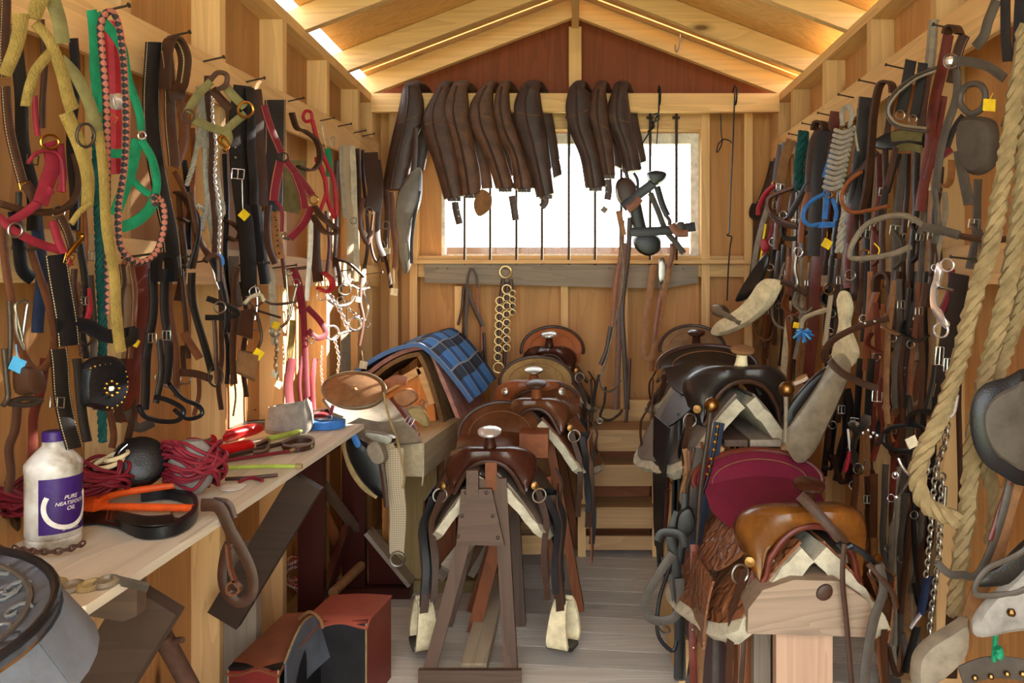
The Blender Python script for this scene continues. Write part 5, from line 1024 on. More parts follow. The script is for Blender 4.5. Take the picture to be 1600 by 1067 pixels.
# blanket rack
t = thing('blanket_rack', 'tent-shaped plank rack under the plaid blanket', 'rack', (-.68, 3.8, 0))
ax, az = at(655, 545, 3.5).x, 1.03
gab = [(-.87, 3.53, .0), (-.87, 3.53, .89), (ax, 3.53, .985), (-.63, 3.53, .81), (-.60, 3.53, .5), (-.60, 3.53, 0)]
MB().poly(gab, (0, 1, 0), .02).build('end_planks', wood('plank', '#b8763a', 'Z', '#7c4a20'), t)
MB().bar((-.87, 3.52, .875), (ax, 3.52, .975), .018, .035, (0, 1, 0)).build('end_batten', pineX, t); MB().bar((ax, 3.52, .985), (-.635, 3.52, .82), .018, .035, (0, 1, 0)).build('end_batten', pineX, t)
MB().span(-.83, -.60, 4.1, 4.12, 0, .60).build('end_planks', plyr, t)
def tent(off, y0, y1, el, er, wob=.006):
    """blanket lying over the ridge: profile across, straight along"""
    def f(u, v):
        y = y0 + (y1 - y0) * v; sh = .05 * v; zz = .035 * v
        a = 2 * u - 1
        if a < 0: x = ax + a * (.225) ; z = az + off - (-a) ** 1.6 * el
        else: x = ax + a * (.125 + .02 * a); z = az + off - a ** 1.5 * er
        return V((x + sh - off * .45 * (1 if a < 0 else -1) * abs(a) * 3, y, z + zz + wob * math.sin(7 * u + 9 * v)))
    return MB().sheet(f, 26, 14, .02, (0,0,1))
plaid = NT('plaid'); uv = plaid.n('UVMap'); sp = plaid.n('SeparateXYZ'); plaid.l(uv, 0, sp, 0)
def band(o, q, lo):
    a = plaid.n('Math', operation='MULTIPLY', i_1=q); plaid.l(sp, o, a, 0); b = plaid.n('Math', operation='FRACT'); plaid.l(a, 0, b, 0); c = plaid.n('Math', operation='LESS_THAN', i_1=lo); plaid.l(b, 0, c, 0); return c
b1, b2, b3, b4 = band(0, 5., .42), band(1, 3.4, .40), band(0, 5., .06), band(1, 3.4, .07)
m1 = plaid.n('Mix', data_type='RGBA'); plaid.l(b1, 0, m1, 0); m1.inputs[6].default_value = (*lin('#3f7cc4'), 1); m1.inputs[7].default_value = (*lin('#22324e'), 1)
m2 = plaid.n('Mix', data_type='RGBA', blend_type='MULTIPLY'); h2 = plaid.n('Math', operation='MULTIPLY', i_1=.75); plaid.l(b2, 0, h2, 0); plaid.l(h2, 0, m2, 0); plaid.l(m1, 2, m2, 6); m2.inputs[7].default_value = (*lin('#47506a'), 1)
ad = plaid.n('Math', operation='MAXIMUM'); plaid.l(b3, 0, ad, 0); plaid.l(b4, 0, ad, 1); h3 = plaid.n('Math', operation='MULTIPLY', i_1=.5); plaid.l(ad, 0, h3, 0)
m3 = plaid.n('Mix', data_type='RGBA'); plaid.l(h3, 0, m3, 0); plaid.l(m2, 2, m3, 6); m3.inputs[7].default_value = (*lin('#b8c4d6'), 1); plaid.l(m3, 2, plaid.b, 'Base Color'); plaid.b.inputs['Roughness'].default_value = .95
solo(tent(.03, 3.49, 4.12, .16, .60), 'saddle_pad', 'felt', 'thick brown felt saddle pad lowest on the blanket rack', 'blanket', 'blankets on the rack', (ax, 3.5, az))
solo(tent(.052, 3.60, 4.12, .15, .47), 'saddle_blanket', 'pink', 'pinkish woven saddle blanket between felt pad and plaid blanket', 'blanket', 'blankets on the rack', (ax, 3.51, az+.05))
solo(tent(.074, 3.49, 4.10, .15, .27), 'plaid_blanket', plaid.m, 'blue and black plaid blanket topmost on the rack', 'blanket', 'blankets on the rack', (ax, 3.49, az+.07))
# sunlit saddle, rear towards the camera
t = thing('saddle', 'sunlit saddle with a brown suede seat on the maroon trestle', 'saddle', (-.96, 2.95, .785))
def cs(u, v):
    th = 2 * PI * u; return at(553 + 50 * v * math.cos(th), 609 - 28 * v * math.sin(th), 2.92 + .10 * v * math.sin(th) - .03 * (1 - v * v))
MB().sheet(cs, 32, 8, .02, (0,-1,1)).build('seat', 'suede', t)
MB().tube([cs(i / 32, 1.) for i in range(32)], .0045, 7, True).build('seat_binding', 'hoof', t)
def fl_(u, v):  # flap flowing from the seat down its right flank
    a = at(505 + 100 * u, 622 + 12 * math.sin(PI * u), 2.90 + .16 * u); b = at(545 + 115 * u, 700 - 10 * u, 2.80 + .2 * u); c = a.lerp(b, v); c.z += .02 * math.sin(PI * v); return c
MB().sheet(fl_, 12, 10, .012, (.5,-1,1)).build('skirt', 'pale', t)
fr = FlatFr(2.80)
for pr in (('P','fender','coal',"542,690 560,684 582,700 600,730 606,764 604,778 584,770 562,744 546,716",.012,.012), ('S','fender_lining',8,'sueded',"536,690 548,730 568,760 590,776",.0), ('P','stirrup_pad','pale',"578,690 594,684 606,710 602,722 588,722 576,704",.03,.012), ('S','billet',10,'blue',"552,672 560,690 562,704",.02), ('S','strap',8,'dark',"596,716 602,750 606,790",.016), ('P','metal_plate','steel',"572,672 616,680 612,692 580,684",.03,.002)): prim(fr, pr, t)
Fl(2.86, 'string_cinch', 'pale knitted string cinch with a ring hanging from the sunlit saddle', 'cinch', [('S','mohair_band',(30,22),'girthweave',"616,700 618,760 622,800 620,850 620,866"), ('S','upper_band',22,'girthweave',"602,690 612,720 618,760"), ('O','ring',622,872,11,'steel'), ('R','tie_cord',2,'sueded',"600,612 608,650 622,690 632,740 630,762")])
# candy striped rope under the bench, a wooden pole, a cuff
fr = FlatFr(3.25); tag(MB().tube([at(468 + 20*math.cos(a*1.3), 925 - a*4 + 8*math.sin(a*2.1), 3.15 + .1*math.sin(a*1.3)) for a in [i*.3 for i in range(50)]], .010, 8).build('rope', 'candy', None, at(486, 940, 3.15)), 'red and white striped rope coiled behind the maroon upright', 'rope')
solo(MB().tube([at(520, 926, 2.83), at(564, 884, 3.12)], [.018, .019], 12), 'wooden_pole', 'suede', 'short round wooden pole leaning behind the black leather box', 'pole')

# ------------------------------------------------------------------ bench
darkw = wood('dark_timber', '#3c2d23', 'X', '#1f1711')
t = thing('workbench', 'worn plywood bench along the left wall', 'bench', (-.93, 1.8, 0))
zb = .85; xf = -.765
q = [(xf, 1.21), (xf, 2.83), (XL + .003, 2.83), (XL + .003, 1.02), (-.86, 1.10)]
MB().poly([(x, y, zb - .018) for x, y in q], (0, 0, 1), .018).build('bench_top', wood('bench', '#cdc4b2', 'Y', '#94886f', rough=.5), t)
MB().poly([(XL + .004, 1.40, zb - .019), (-.775, 1.40, zb - .019), (-.775, 1.40, zb - .085), (-.80, 1.40, zb - .095), (XL + .004, 1.40, zb - .05)], (0, -1, 0), .03).build('support_block', barnX, t)
MB().bar((-.79, 2.30, .775), (XL + .05, 2.30, .36), .035, .10, (0, 1, 0)).build('brace', darkw, t)
MB().bar((-.79, 1.46, .765), (XL + .05, 1.46, .36), .035, .11, (0, 1, 0)).build('brace', darkw, t)
MB().bar((xf + .01 - .045, 2.26, .73), (XL + .03, 1.98, .30), .06, .03).build('brace', greyX, t) if False else None
def ob(px, py, h=0.):
    """a point lying on the bench top under that image point, lifted by h"""
    Y = (ZC - zb - h) * F / (py - VY); return V(((px - VX) * Y / F, Y, zb + h))
class BenchFr:
    n = V((0, 0, 1))
    def __init__(s, h=.002): s.h = h
    def __call__(s, px, py): return ob(px, py, s.h)
def Bn(h, name, label, category, prims, group=None): return item(name, label, category, BenchFr(h), prims, group)
# oil bottle
bc = ob(84, 855); bc.z += .001
t = thing('oil_bottle', 'dirty white plastic oil bottle with purple cap and purple label', 'bottle', bc)
grime = NT('bottle_plastic'); tc = grime.n('TexCoord'); no = grime.n('TexNoise', i_Scale=16., i_Detail=6.); grime.l(tc, 'Object', no, 'Vector')
rr = grime.ramp(no, 0, [(.35, lin('#dcdcda')), (.52, lin('#b8b4aa')), (.66, lin('#6e614c'))]); grime.l(rr, 0, grime.b, 'Base Color'); grime.b.inputs['Roughness'].default_value = .35
R0 = .0475
MB().lathe([(.036, 0), (.044, .003), (.0465, .012), (.0465, .02), (.044, .023), (R0, .028), (R0, .146), (.0485, .150), (.0485, .162), (.042, .172), (.030, .186), (.0215, .194), (.0195, .198), (.0195, .206)], bc, seg=40).build('body', grime.m, t)
MB().lathe([(.0185, .204), (.020, .205), (.020, .221), (.018, .224), (.002, .224)], bc, seg=32).build('cap', 'purple', t)
# grime patch on the shoulder
vd = math.atan2(-bc.y, -bc.x) + math.radians(30)
def cyl(a, z, r): return V((bc.x + r * math.cos(a), bc.y + r * math.sin(a), bc.z + z))
H0, H1, HW = .036, .140, math.radians(60)
MB().sheet(lambda u, v: cyl(vd + HW * (2*u - 1), H0 + (H1 - H0) * v, R0 + .0006), 24, 2, .0004, (math.cos(vd), math.sin(vd), 0)).build('label', 'purple', t, ang=80)
def label_text(txt, size, z, a0):
    cu = bpy.data.curves.new('txt', 'FONT'); cu.body = txt; cu.size = size; cu.align_x = 'CENTER'; cu.shear = .25; cu.extrude = 0
    o = bpy.data.objects.new('txt', cu); COL.objects.link(o)
    dg = bpy.context.evaluated_depsgraph_get(); me = bpy.data.meshes.new_from_object(o.evaluated_get(dg))
    mb = MB(); mb.add([cyl(a0 + v.co.x / R0, z + v.co.y, R0 + .0014) for v in me.vertices], [list(p.vertices) for p in me.polygons])
    bpy.data.objects.remove(o); bpy.data.meshes.remove(me); return mb
for s_, sz, z in (('PURE', .0105, .099), ('NEATSFOOT', .0094, .0885), ('OIL', .0105, .078), ('NET CONTENTS', .0042, .040)):
    label_text(s_, sz, z, vd + math.radians(4)).build('lettering', 'white', t, flat=True)
hs = []
for i in range(25):
    a = math.radians(205 - 28 - i * 8.6 + 150) ; u = i / 24
    an = math.radians(150 + 240 * u)   # open at top: sweeps down the left, round the bottom, up the right
    hs.append((math.cos(an) * .041, math.sin(an) * .040))
rings = []
for i, (x, z) in enumerate(hs):
    d = V((x, z)).normalized(); ww = .0042
    rings.append([cyl(vd + (x - d.x*ww) / R0, .086 + z - d.y*ww, R0 + .0010), cyl(vd + (x + d.x*ww) / R0, .086 + z + d.y*ww, R0 + .0010), cyl(vd + (x + d.x*ww) / R0, .086 + z + d.y*ww, R0 + .0016), cyl(vd + (x - d.x*ww) / R0, .086 + z - d.y*ww, R0 + .0016)])
MB().secs(rings).build('horseshoe', 'white', t)
Bn(.004, 'rusty_chain', 'rusty steel chain lying at the foot of the oil bottle', 'chain', [('C','links',13,'rust',"20,866 60,872 100,870 132,858"), ('R','eye_bolt',4,'steel',"-4,858 8,864 22,866")])
# bolt cutters
t = thing('bolt_cutters', 'orange-handled bolt cutters lying on the bench', 'tool', ob(180, 800))
MB().tube(cat([ob(150, 786, .035), ob(190, 770, .035), ob(318, 752, .035)], 5), .0085, 10).build('handle', 'orange', t); MB().tube(cat([ob(150, 792, .02), ob(200, 792, .02), ob(302, 794, .02)], 5), .0085, 10).build('handle', 'orange', t)
MB().poly([ob(118, 784, .022), ob(150, 772, .022), ob(172, 776, .022), ob(168, 792, .022), ob(146, 800, .022), ob(120, 798, .022)], (0, 0, 1), .014, .003).build('jaw_plate', 'orange', t)
MB().poly([ob(104, 786, .018), ob(124, 776, .018), ob(126, 796, .018), ob(106, 802, .018)], (0, 0, 1), .02).build('jaws', 'iron', t)
# crumpled red ropes
def bundle(lab, cx, cy, rx, ry, h, n, seed, core):
    q = random.Random(seed); t = thing('rope_bundle', lab, 'rope', ob(cx, cy), 'bundles of red cord')
    c = ob(cx, cy); sx = rx * c.y / F
    if core: MB().ball(c + V((0, 0, h * .5)), 1, 14, (sx * .8, sx * .6, h * .46)).build('wrapped_core', 'clay', t)
    for k in range(n):
        ph, w1, tl = q.uniform(0, 6), q.uniform(.6, 1.05), q.uniform(-.9, .9)
        pts = []
        for i in range(15):
            a = 2 * PI * i / 15
            pts.append(c + V((sx * w1 * math.cos(a) + .006*math.sin(3*a+ph), sx * .75 * math.sin(a) * math.cos(tl) + .008*math.sin(2*a+ph), h * .55 + h * .47 * math.sin(a + ph * .2) * math.sin(tl) + .006*math.cos(3*a))))
        pts = [p if p.z > zb + .006 else V((p.x, p.y, zb + .006)) for p in pts]
        MB().tube(cat(pts, 3, True), .0042, 7, True).build('cord_turn', 'rednyl' if k % 3 else 'wine', t)
bundle('red cord bundle wrapped round a clay-grey block on the bench', 300, 778, 46, 40, .15, 22, 5, True)
bundle('loose red cord bundle behind the oil bottle', 40, 822, 38, 34, .12, 14, 6, False)
bundle('flattened heap of red cord between the bottle and the round black blinker', 148, 796, 52, 36, .13, 16, 7, False)
# black round blinker cup
c = at(218, 722, 1.80); ax_ = V((.45, -.72, .35)).normalized()
t = thing('blinker_cup', 'round black leather blinker cup leaning among the red cords', 'blinker', c)
MB().lathe([(.012, .036), (.042, .036), (.054, .028), (.058, .006), (.057, -.022), (.048, -.027), (.002, -.022)], c, ax_, 26).build('cup', 'coal', t); MB().lathe([(.0575, .002), (.060, .005), (.0575, .008)], c, ax_, 26).build('welt', 'black', t); MB().tube(cat([c + V((-.03, -.02, .0)), c + V((-.02, -.05, .03)), c + V((-.005, -.04, .05))], 5), .0016, 6).build('wire', 'chrome', t)
# ring of white plastic
c = at(170, 722, 1.74); solo(MB().ring(c, (1, .2, .1), (0, 1, .35), .026, .0055, 24).ring(c + V((.012, .01, .012)), (1, .1, .2), (0, 1, .25), .022, .005, 24), 'white_rings', 'cream', 'pair of off-white bridle rings among the red cords', 'rings')
Bn(.004, 'harness_strap', 'black stitched strap coiled flat in front of the orange cutters', 'strap', [('E','strap_coil',8,.022,'coal',"186,822 222,838 268,834 298,818 306,800 296,786 262,776 220,780"), ('S','strap_end',22,'coal',"60,818 100,814 150,808 190,818"), ('E','strap_fold',8,.02,'black',"30,828 20,816 34,802 60,800"), ('B','buckle',174,812,14,18,10,'steel'), ('S','strap_tail',16,'black',"180,826 226,836 272,828",.024), ('R','buckle_bar',1.8,'steel',"268,800 270,812 286,816")])
# red-handled nippers
t = thing('hoof_nippers', 'red-handled hoof nippers lying on the bench', 'tool', ob(370, 690))
MB().tube(cat([ob(330, 687, .03), ob(366, 678, .03), ob(407, 668, .03)], 4), [.017, .019, .02, .019, .02, .02, .02, .019, .014], 12).build('grip', 'redplas', t); MB().tube(cat([ob(334, 707, .02), ob(366, 700, .02), ob(394, 695, .02)], 4), [.017, .019, .02, .019, .02, .02, .02, .019, .014], 12).build('grip', 'redplas', t)
MB().tube(cat([ob(334, 706, .02), ob(300, 706, .025), ob(270, 690, .025)], 4), .007, 8).build('arm', 'steel', t); MB().tube(cat([ob(330, 687, .03), ob(300, 694, .03), ob(270, 698, .025)], 4), .007, 8).build('arm', 'steel', t); MB().box(ob(262, 694, .024), (.05, .03, .022)).build('jaw', 'iron', t)
# clay-grey leather lump, blue tape ring
t = thing('hoof_boot', 'clay-grey crumpled hoof boot on the far part of the bench', 'boot', ob(452, 674))
c = ob(452, 674); q = random.Random(3); rings = []
for h_, k_ in ((0, 1.), (.02, 1.06), (.05, 1.0), (.085, .9), (.098, .86), (.092, .74), (.06, .66), (.045, .3)):
    rings.append([c + V((.075 * k_ * math.copysign(abs(math.cos(a)) ** .5, math.cos(a)) + q.uniform(-.006, .006), .05 * k_ * math.copysign(abs(math.sin(a)) ** .5, math.sin(a)) + q.uniform(-.006, .006), h_ + q.uniform(-.006, .006) * (h_ > 0) + .012 * math.cos(a) * (h_ > .03))) for a in [2*PI*i/20 for i in range(20)]])
MB().secs(rings).build('boot_shell', 'clay', t); MB().box(c + V((.035, -.03, .03)), (.05, .006, .035)).build('front_plate', 'clay', t)
MB().tube(cat([c + V((-.05, -.05, .006)), c + V((0, -.07, .006)), c + V((.06, -.06, .006))], 4), .006, 8).build('edge_strap', 'pale', t)
t = thing('tape_roll', 'blue tape ring with a small knife on it at the bench corner', 'tape', ob(511, 668))
c = ob(511, 668); 
MB().lathe([(.058, .0), (.064, .002), (.064, .026), (.058, .028), (.040, .028), (.038, .026), (.038, .002), (.040, .0), (.058, .0)], c, (0, 0, 1), 30).build('roll', 'blue', t); MB().box(c + V((-.006, 0, .030)), (.05, .015, .006)).build('metal_bar', 'steel', t); MB().box(c + V((.010, .0, .036)), (.014, .012, .016)).build('blue_block', 'navy', t)
MB().bar(c + V((.0, .03, .03)), c + V((.012, .03, .075)), .012, .006).build('red_handle', 'wine', t)
Bn(.003, 'leather_reins', 'coiled brown reins behind the blue tape ring', 'reins', [('E','coil',4,.018,'dark',"480,662 492,650 512,644 526,650 522,662"), ('E','coil',4,.014,'wine',"464,664 486,652 510,652 516,664")])
Bn(.004, 'green_stick', 'pale green plastic stick on the bench', 'stick', [('R','stick',4,'limey',"418,688 446,682 470,676")])
Bn(.003, 'leather_loop', 'small dark leather loops by the green stick', 'strap', [('E','loop',4,.014,'dark',"440,698 462,690 486,690 488,698 466,704 442,702"), ('E','loop',4,.012,'dark',"400,700 420,692 416,708 396,712")])
Bn(.004, 'riding_crop', 'braided black and red crop lying along the bench', 'crop', [('R','shaft',4,'dark',"334,722 390,708 440,696"), ('R','lash',3,'wine',"346,724 400,716 452,708"), ('R','tip',3,'sueded',"452,708 470,702 488,700")])
Bn(.003, 'steel_rod', 'yellow-grey rod with end knob on the near part of the bench edge', 'rod', [('R','rod',3.4,'limey',"356,734 420,732 468,732"), ('R','knob',4.5,'sueded',"462,732 472,732")])
Bn(.003, 'bridle_bit', 'dark bit with red cord trim near the bench edge', 'bit', [('R','shank',3,'dark',"352,752 390,750 434,746"), ('R','cord',3,'wine',"374,756 392,750 410,754"), ('P','paper','white',"352,758 384,756 372,766 346,766",.001)])
Bn(.012, 'leather_straps', 'heap of dark leather straps along the back of the bench', 'straps', [('S','strap',12,'dark',"170,690 230,672 300,664 380,656",.02), ('S','strap',10,'brown',"250,668 320,660 400,650",.035), ('R','ring',2.2,'steel',"262,690 270,672 300,668 318,680"), ('S','strap',12,'black',"280,684 340,668 420,660"), ('S','white_strap',8,'paper',"190,706 240,700 280,690")])
# strap hanging over the bench edge with a curled end
Fl(1.66, 'leather_strap', 'brown strap with pale edges hanging in a loop over the bench edge', 'strap', [('S','strap',(20,14),'dark',"316,788 344,792 362,828 382,866 394,900 392,930 374,942 356,930 348,904 352,868 360,846"), ('E','curl',3.5,.016,'brown',"360,846 364,880 372,904 380,916 372,924 362,920 362,908 374,902",.006), ('S','upper_fold',14,'dark',"330,786 352,790 362,812",-.008)])
# carved belts at the near edge
t = thing('scalloped_belt', 'scalloped carved belt draped along the near bench edge', 'belt', ob(140, 925, .01))
pts = [ob(62, 905, .006), ob(85, 915, .006), ob(112, 918, .006), ob(140, 916, .006), ob(166, 910, .008)]
for i, p in enumerate(pts): MB().lathe([(.0, -.004), (.016, -.003), (.016, .003), (.010, .007), (.006, .003), (0, .003)], p, (.2, -.4, .9), 16, 1.25, .9).build('scallop', 'sueded' if i % 2 else 'hoof', t)
MB().bar(ob(172, 904, .010), ob(232, 918, -.012), .022, .006).build('strap_end', 'grey', t)
# near carved saddle at bottom left
t = thing('carved_saddle', 'carved dark saddle with floral tooling at the bottom left corner', 'saddle', (-.83, .90, 0))
c = V((-.835, .90, .93)); rx, ry = .205, .16
def dish(u, v):
    th = 2 * PI * u; return c + V((rx * v * math.cos(th), ry * v * math.sin(th), .020 * v * v + .04 * v * math.sin(th)))
MB().sheet(dish, 40, 10, .014, (0,0,1)).build('cantle_dish', 'tool_dark', t); MB().tube([dish(i/40, 1.) for i in range(40)], .006, 8, True).build('binding', 'coal', t); MB().tube([dish(i/40, .86) + V((0, 0, .002)) for i in range(40)], .004, 6, True).build('border_welt', 'grey', t)
def sk(u, v):
    th = 2 * PI * u; r = .99 + .20 * v; return c + V((rx * r * math.cos(th), ry * r * math.sin(th), -.002 - .055 * v + .04 * math.sin(th)))
MB().sheet(sk, 40, 8, .012).build('skirt', plain('skirt_blue', '#5b6068', .45, 0, .35, 10, .2), t)
MB().lathe([(0, -.002), (.020, 0), (.018, .006), (0, .009)], c + V((.0, -.01, .004)), (0, 0, 1), 16).build('concho', 'wine', t)
def on_dish(x, y): return c + V((x, y, .020 * ((x/rx)**2 + (y/ry)**2) + .04 * y / ry + .0025))
for k in range(70):
    a, rr_ = RN.uniform(0, 6.28), .84 * math.sqrt(RN.uniform(.05, .9)); x, y = rx * rr_ * math.cos(a), ry * rr_ * math.sin(a); kk = RN.choice((-1, 1)) * .75
    MB().tube([on_dish(x + .002 * (9 - i) * math.cos(a + i * kk), y + .002 * (9 - i) * math.sin(a + i * kk)) for i in range(9)], .0024, 5).build('tooled_scroll', plain('scroll', '#5a5a58', .5), t)
MB().span(c.x - .05, c.x + .05, .82, .98, .0, .72).span(c.x - .04, c.x + .04, .84, .96, .72, .90).build('support_post', barnZ, t)

# ------------------------------------------------------------------ under the bench and the leather boxes
def lbox(lab, x0, x1, y0, y1, h, front, top, sidec, skew=0.):
    t = thing('leather_pannier', lab, 'pannier', ((x0+x1)/2, (y0+y1)/2, 0), 'leather panniers on the floor')
    b = MB(); r = .012
    b.poly([(x0, y0, .002), (x1, y0, .002), (x1 + skew, y1, .002), (x0 + skew, y1, .002)], (0, 0, 1), h - .008).build('body', sidec, t)
    MB().span(x0 + .004, x1 - .004, y0 - .006, y0 - .0005, .006, h - .014).build('front_panel', front, t)
    def lid(u, v):
        y = y0 - .012 + (y1 - y0 + .012) * v; x = x0 - .004 + (x1 - x0 + .008) * u + skew * v
        z = h - .004 + .006 * math.sin(PI * u) - (.016 + .007 * math.sin(u * 8)) * max(0, 1 - v * 7) ** 1.2
        return V((x, y, z))
    MB().sheet(lid, 16, 14, .005, (0,0,1)).build('lid', top, t)
    for x in (x0 + .002, x1 - .002): MB().tube([(x, y0 - .004, .004), (x, y0 - .004, h - .012)], .003, 6).build('edge_lacing', 'sueded', t)
    return t
t1 = lbox('black-fronted leather pannier with a reddish lid on the floor', -.86, -.655, 2.46, 2.66, .29, plain('scuffed_black', '#1c1b1e', .32, 0, .5, 12, .2, wear='#4a4a4e'), plain('lid_red', '#93493a', .5, 0, .2, 12, .2), plain('side_red', '#6a2a20', .5, 0, .2, 12, .2), .03)
t2 = lbox('red-fronted leather pannier with a brown lid nearest the camera', -.97, -.825, 2.17, 2.52, .285, plain('front_red', '#6e1f1a', .5, 0, .25, 12, .2), plain('lid_brown', '#7d4630', .5, 0, .25, 10, .2), 'coal', .03)
def flp(u, v):
    p = V((-.815 - .03 * v * math.sin(PI*u), 2.18 + .30 * u, .285 - .16 * v * (1 - .3 * u) + .05 * (1 - v) * math.sin(PI * u))); p.x += .05 * v * u; return p
MB().sheet(flp, 10, 8, .006).build('raised_flap', plain('flap', '#4b525c', .5, 0, .3, 10, .2), t2)
MB().tube([flp(1 - i/10, 0.) for i in range(11)], .0035, 6).build('flap_lacing', 'sueded', t2)
solo(MB().tube(cat([V((-.86, 2.42, .305)), V((-.83, 2.43, .325)), V((-.80, 2.44, .30)), V((-.79, 2.44, .27))], 5), .006, 7), 'leather_tie', 'suede', 'twisted leather tie between the two leather panniers', 'tie')
t = thing('iron_jack', 'rusty iron pipe tool lying against the wall under the bench', 'tool', (-1.0, 1.95, 0))
MB().tube([(-.885, 1.66, .60), (-.86, 1.95, .14)], .020, 12).build('pipe', 'rust', t); MB().tube([(-1.06, 1.7, .26), (-.86, 1.96, .12)], .026, 12).build('pipe', 'rust', t)
MB().ball((-.855, 1.97, .10), .05, 12, (1, 1, 1.9)).build('joint', 'rust', t); MB().tube([(-.885, 1.76, .44), (-.855, 1.74, .43)], .008, 8).build('pin', 'rust', t); MB().span(-.93, -.80, 1.9, 2.05, .0, .05).build('base', 'rust', t); MB().tube([(-.90, 1.68, .575), (-.84, 1.66, .59)], .007, 8).build('pin', 'rust', t)
solo(MB().poly([(-1.085, 2.33, .33), (-.99, 2.36, .33), (-.99, 2.36, .60), (-1.085, 2.33, .60)], (0, -1, 0), .02) if False else MB().span(-1.087, -.985, 2.40, 2.44, .042, .55), 'timber_block', greyZ, 'grey block of timber standing on the sill under the bench brace', 'block')
# ------------------------------------------------------------------ horse collars folded over the beam
def collar(lab, right, left, mat, strap_at=None, tail=None, seed=0, back=.9, tag_=None, buckle=True):
    q = random.Random(seed); Yc = 4.116
    R_ = cat([(a, b, 0) for a, b in P(right)], 4); L_ = cat([(a, b, 0) for a, b in P(left)], 4)
    n = 22
    def rs(c):
        return [c[min(len(c)-1, round(i * (len(c)-1) / (n-1)))] for i in range(n)]
    R_, L_ = rs(R_), rs(L_)
    fr_ = [(at(a.x + 2.5, a.y, Yc), at(b.x - 2.5, b.y, Yc)) for a, b in zip(R_, L_)]
    top = fr_[0]; rings = []
    secs = []
    for r, l in fr_[::-1]: secs.append((r, l, V((0, -1, 0)), .034))
    zt = 2.405 + .033
    for k in range(1, 6):
        a = PI * k / 6; yy = 4.18 - .064 * math.cos(a); dz = .020 * math.sin(a)
        sh = lambda p: V((p.x + .05 * k / 6, yy, max(zt, p.z) + dz - .012)); secs.append((sh(top[0]), sh(top[1]), V((0, -math.cos(a), math.sin(a))), .030))
    for r, l in fr_[1:int(n * back)]:
        secs.append((V((r.x + .05, 4.234, r.z)), V((l.x + .06, 4.234, l.z)), V((0, 1, 0)), .020))
    t = thing('horse_collar', lab, 'collar', (top[0] + top[1]) / 2, 'leather collars folded over the beam')
    MB().between([s[0] for s in secs], [s[1] for s in secs], [s[2] for s in secs], [s[3] for s in secs], 16, .85).build('padded_body', mat, t)
    mid = [(r * .40 + l * .60) + V((0, -.0335, 0)) for r, l in fr_]
    MB().tube(mid, .0065, 8).build('centre_welt', 'dark', t)
    ed = [l.lerp(r, .03) + V((0, -.006, 0)) for r, l in fr_]; MB().tube(ed, .0045, 6).build('edge_roll', mat, t)
    r, l = fr_[8]; MB().tube([l.lerp(r, u) + V((0, -.033 - .004 * math.sin(PI * u), -.01 * math.sin(u * 3))) for u in (.15, .3, .5, .7, .85)], .002, 5).build('stitched_seam', 'suede', t)
    b = (fr_[-1][0] + fr_[-1][1]) / 2
    if buckle:
        MB().box(b + V((0, -.005, -.008)), (.07, .02, .022)).build('end_strap', 'dark', t); MB().ring(b + V((0, -.02, -.012)), (1, 0, 0), (0, 0, 1), .014, .0022).build('buckle', 'steel', t)
    f = FlatFr(Yc - .012)
    if tail: prim(f, ('S', 'billet', 11, 'dark', tail), t); x, y = P(tail)[-1]; prim(f, ('D', 'holes', 'white', 1.2, f"{x-1:.0f},{y-12:.0f} {x-2:.0f},{y-22:.0f}", .005), t)
    if tag_: prim(f, tag_, t)
    return t
plain('collar_a', '#4a3024', .5, 0, .55, 11, .35); plain('collar_b', '#3a2720', .45, 0, .6, 10, .35); plain('collar_c', '#573a29', .55, 0, .55, 12, .4); plain('collar_grey', '#6e6a64', .4, 0, .3, 8, .15)
collar('dark brown collar with white scuffs, leftmost over the beam', "653,136 660,160 658,193 648,221 633,296", "632,138 626,170 613,224 605,266 599,297", 'collar_b', seed=1, buckle=False)
collar('dark collar leaning left, second from the left over the beam', "700,140 700,170 712,238 723,306", "686,138 664,182 665,212 681,257 697,312", 'collar_a', None, "711,316 713,330 718,350", 2)
collar('broad brown collar with round patch, third from the left', "728,137 734,200 748,268 750,302", "706,137 694,172 706,212 718,270 724,306", 'collar_c', seed=3, tag_=('P', 'leather_flap', 'suede', "752,296 768,306 766,326 748,338 740,318", .006, .006))
collar('brown collar with paler left edge, fourth from the left', "769,137 769,172 783,229 802,294", "757,135 738,162 738,196 762,246 777,295", 'collar_c', seed=4, tail="800,306 803,324 806,344")
collar('torn narrow collar showing pale lining, fifth from the left', "793,139 797,180 814,230 833,294", "780,137 774,173 783,215 800,246 806,296", 'collar_c', seed=5)
collar('smooth dark collar, sixth from the left, near the middle of the window', "841,142 845,170 855,226 865,302", "817,135 806,162 808,193 825,246 841,309", 'collar_b', seed=6, tail="852,306 852,316 846,324")
collar('long dark collar hanging right of the ridge post', "911,139 923,152 922,193 937,249 944,292", "893,136 886,167 892,204 909,246 917,294", 'collar_b', seed=7, tag_=('T', 'paper_tag', 944, 328, 9, 40, 'pale'))
collar('narrow speckled collar between the two rightmost dark collars', "944,142 951,193 957,240 959,274", "929,142 921,173 931,218 942,274", 'collar_a', seed=8, tail="950,280 951,298 949,312")
collar('rightmost dark collar on the beam above the hanging pack frame', "978,142 984,184 992,221 1001,266", "959,142 951,170 953,193 970,235 976,270", 'collar_b', seed=9, buckle=False)
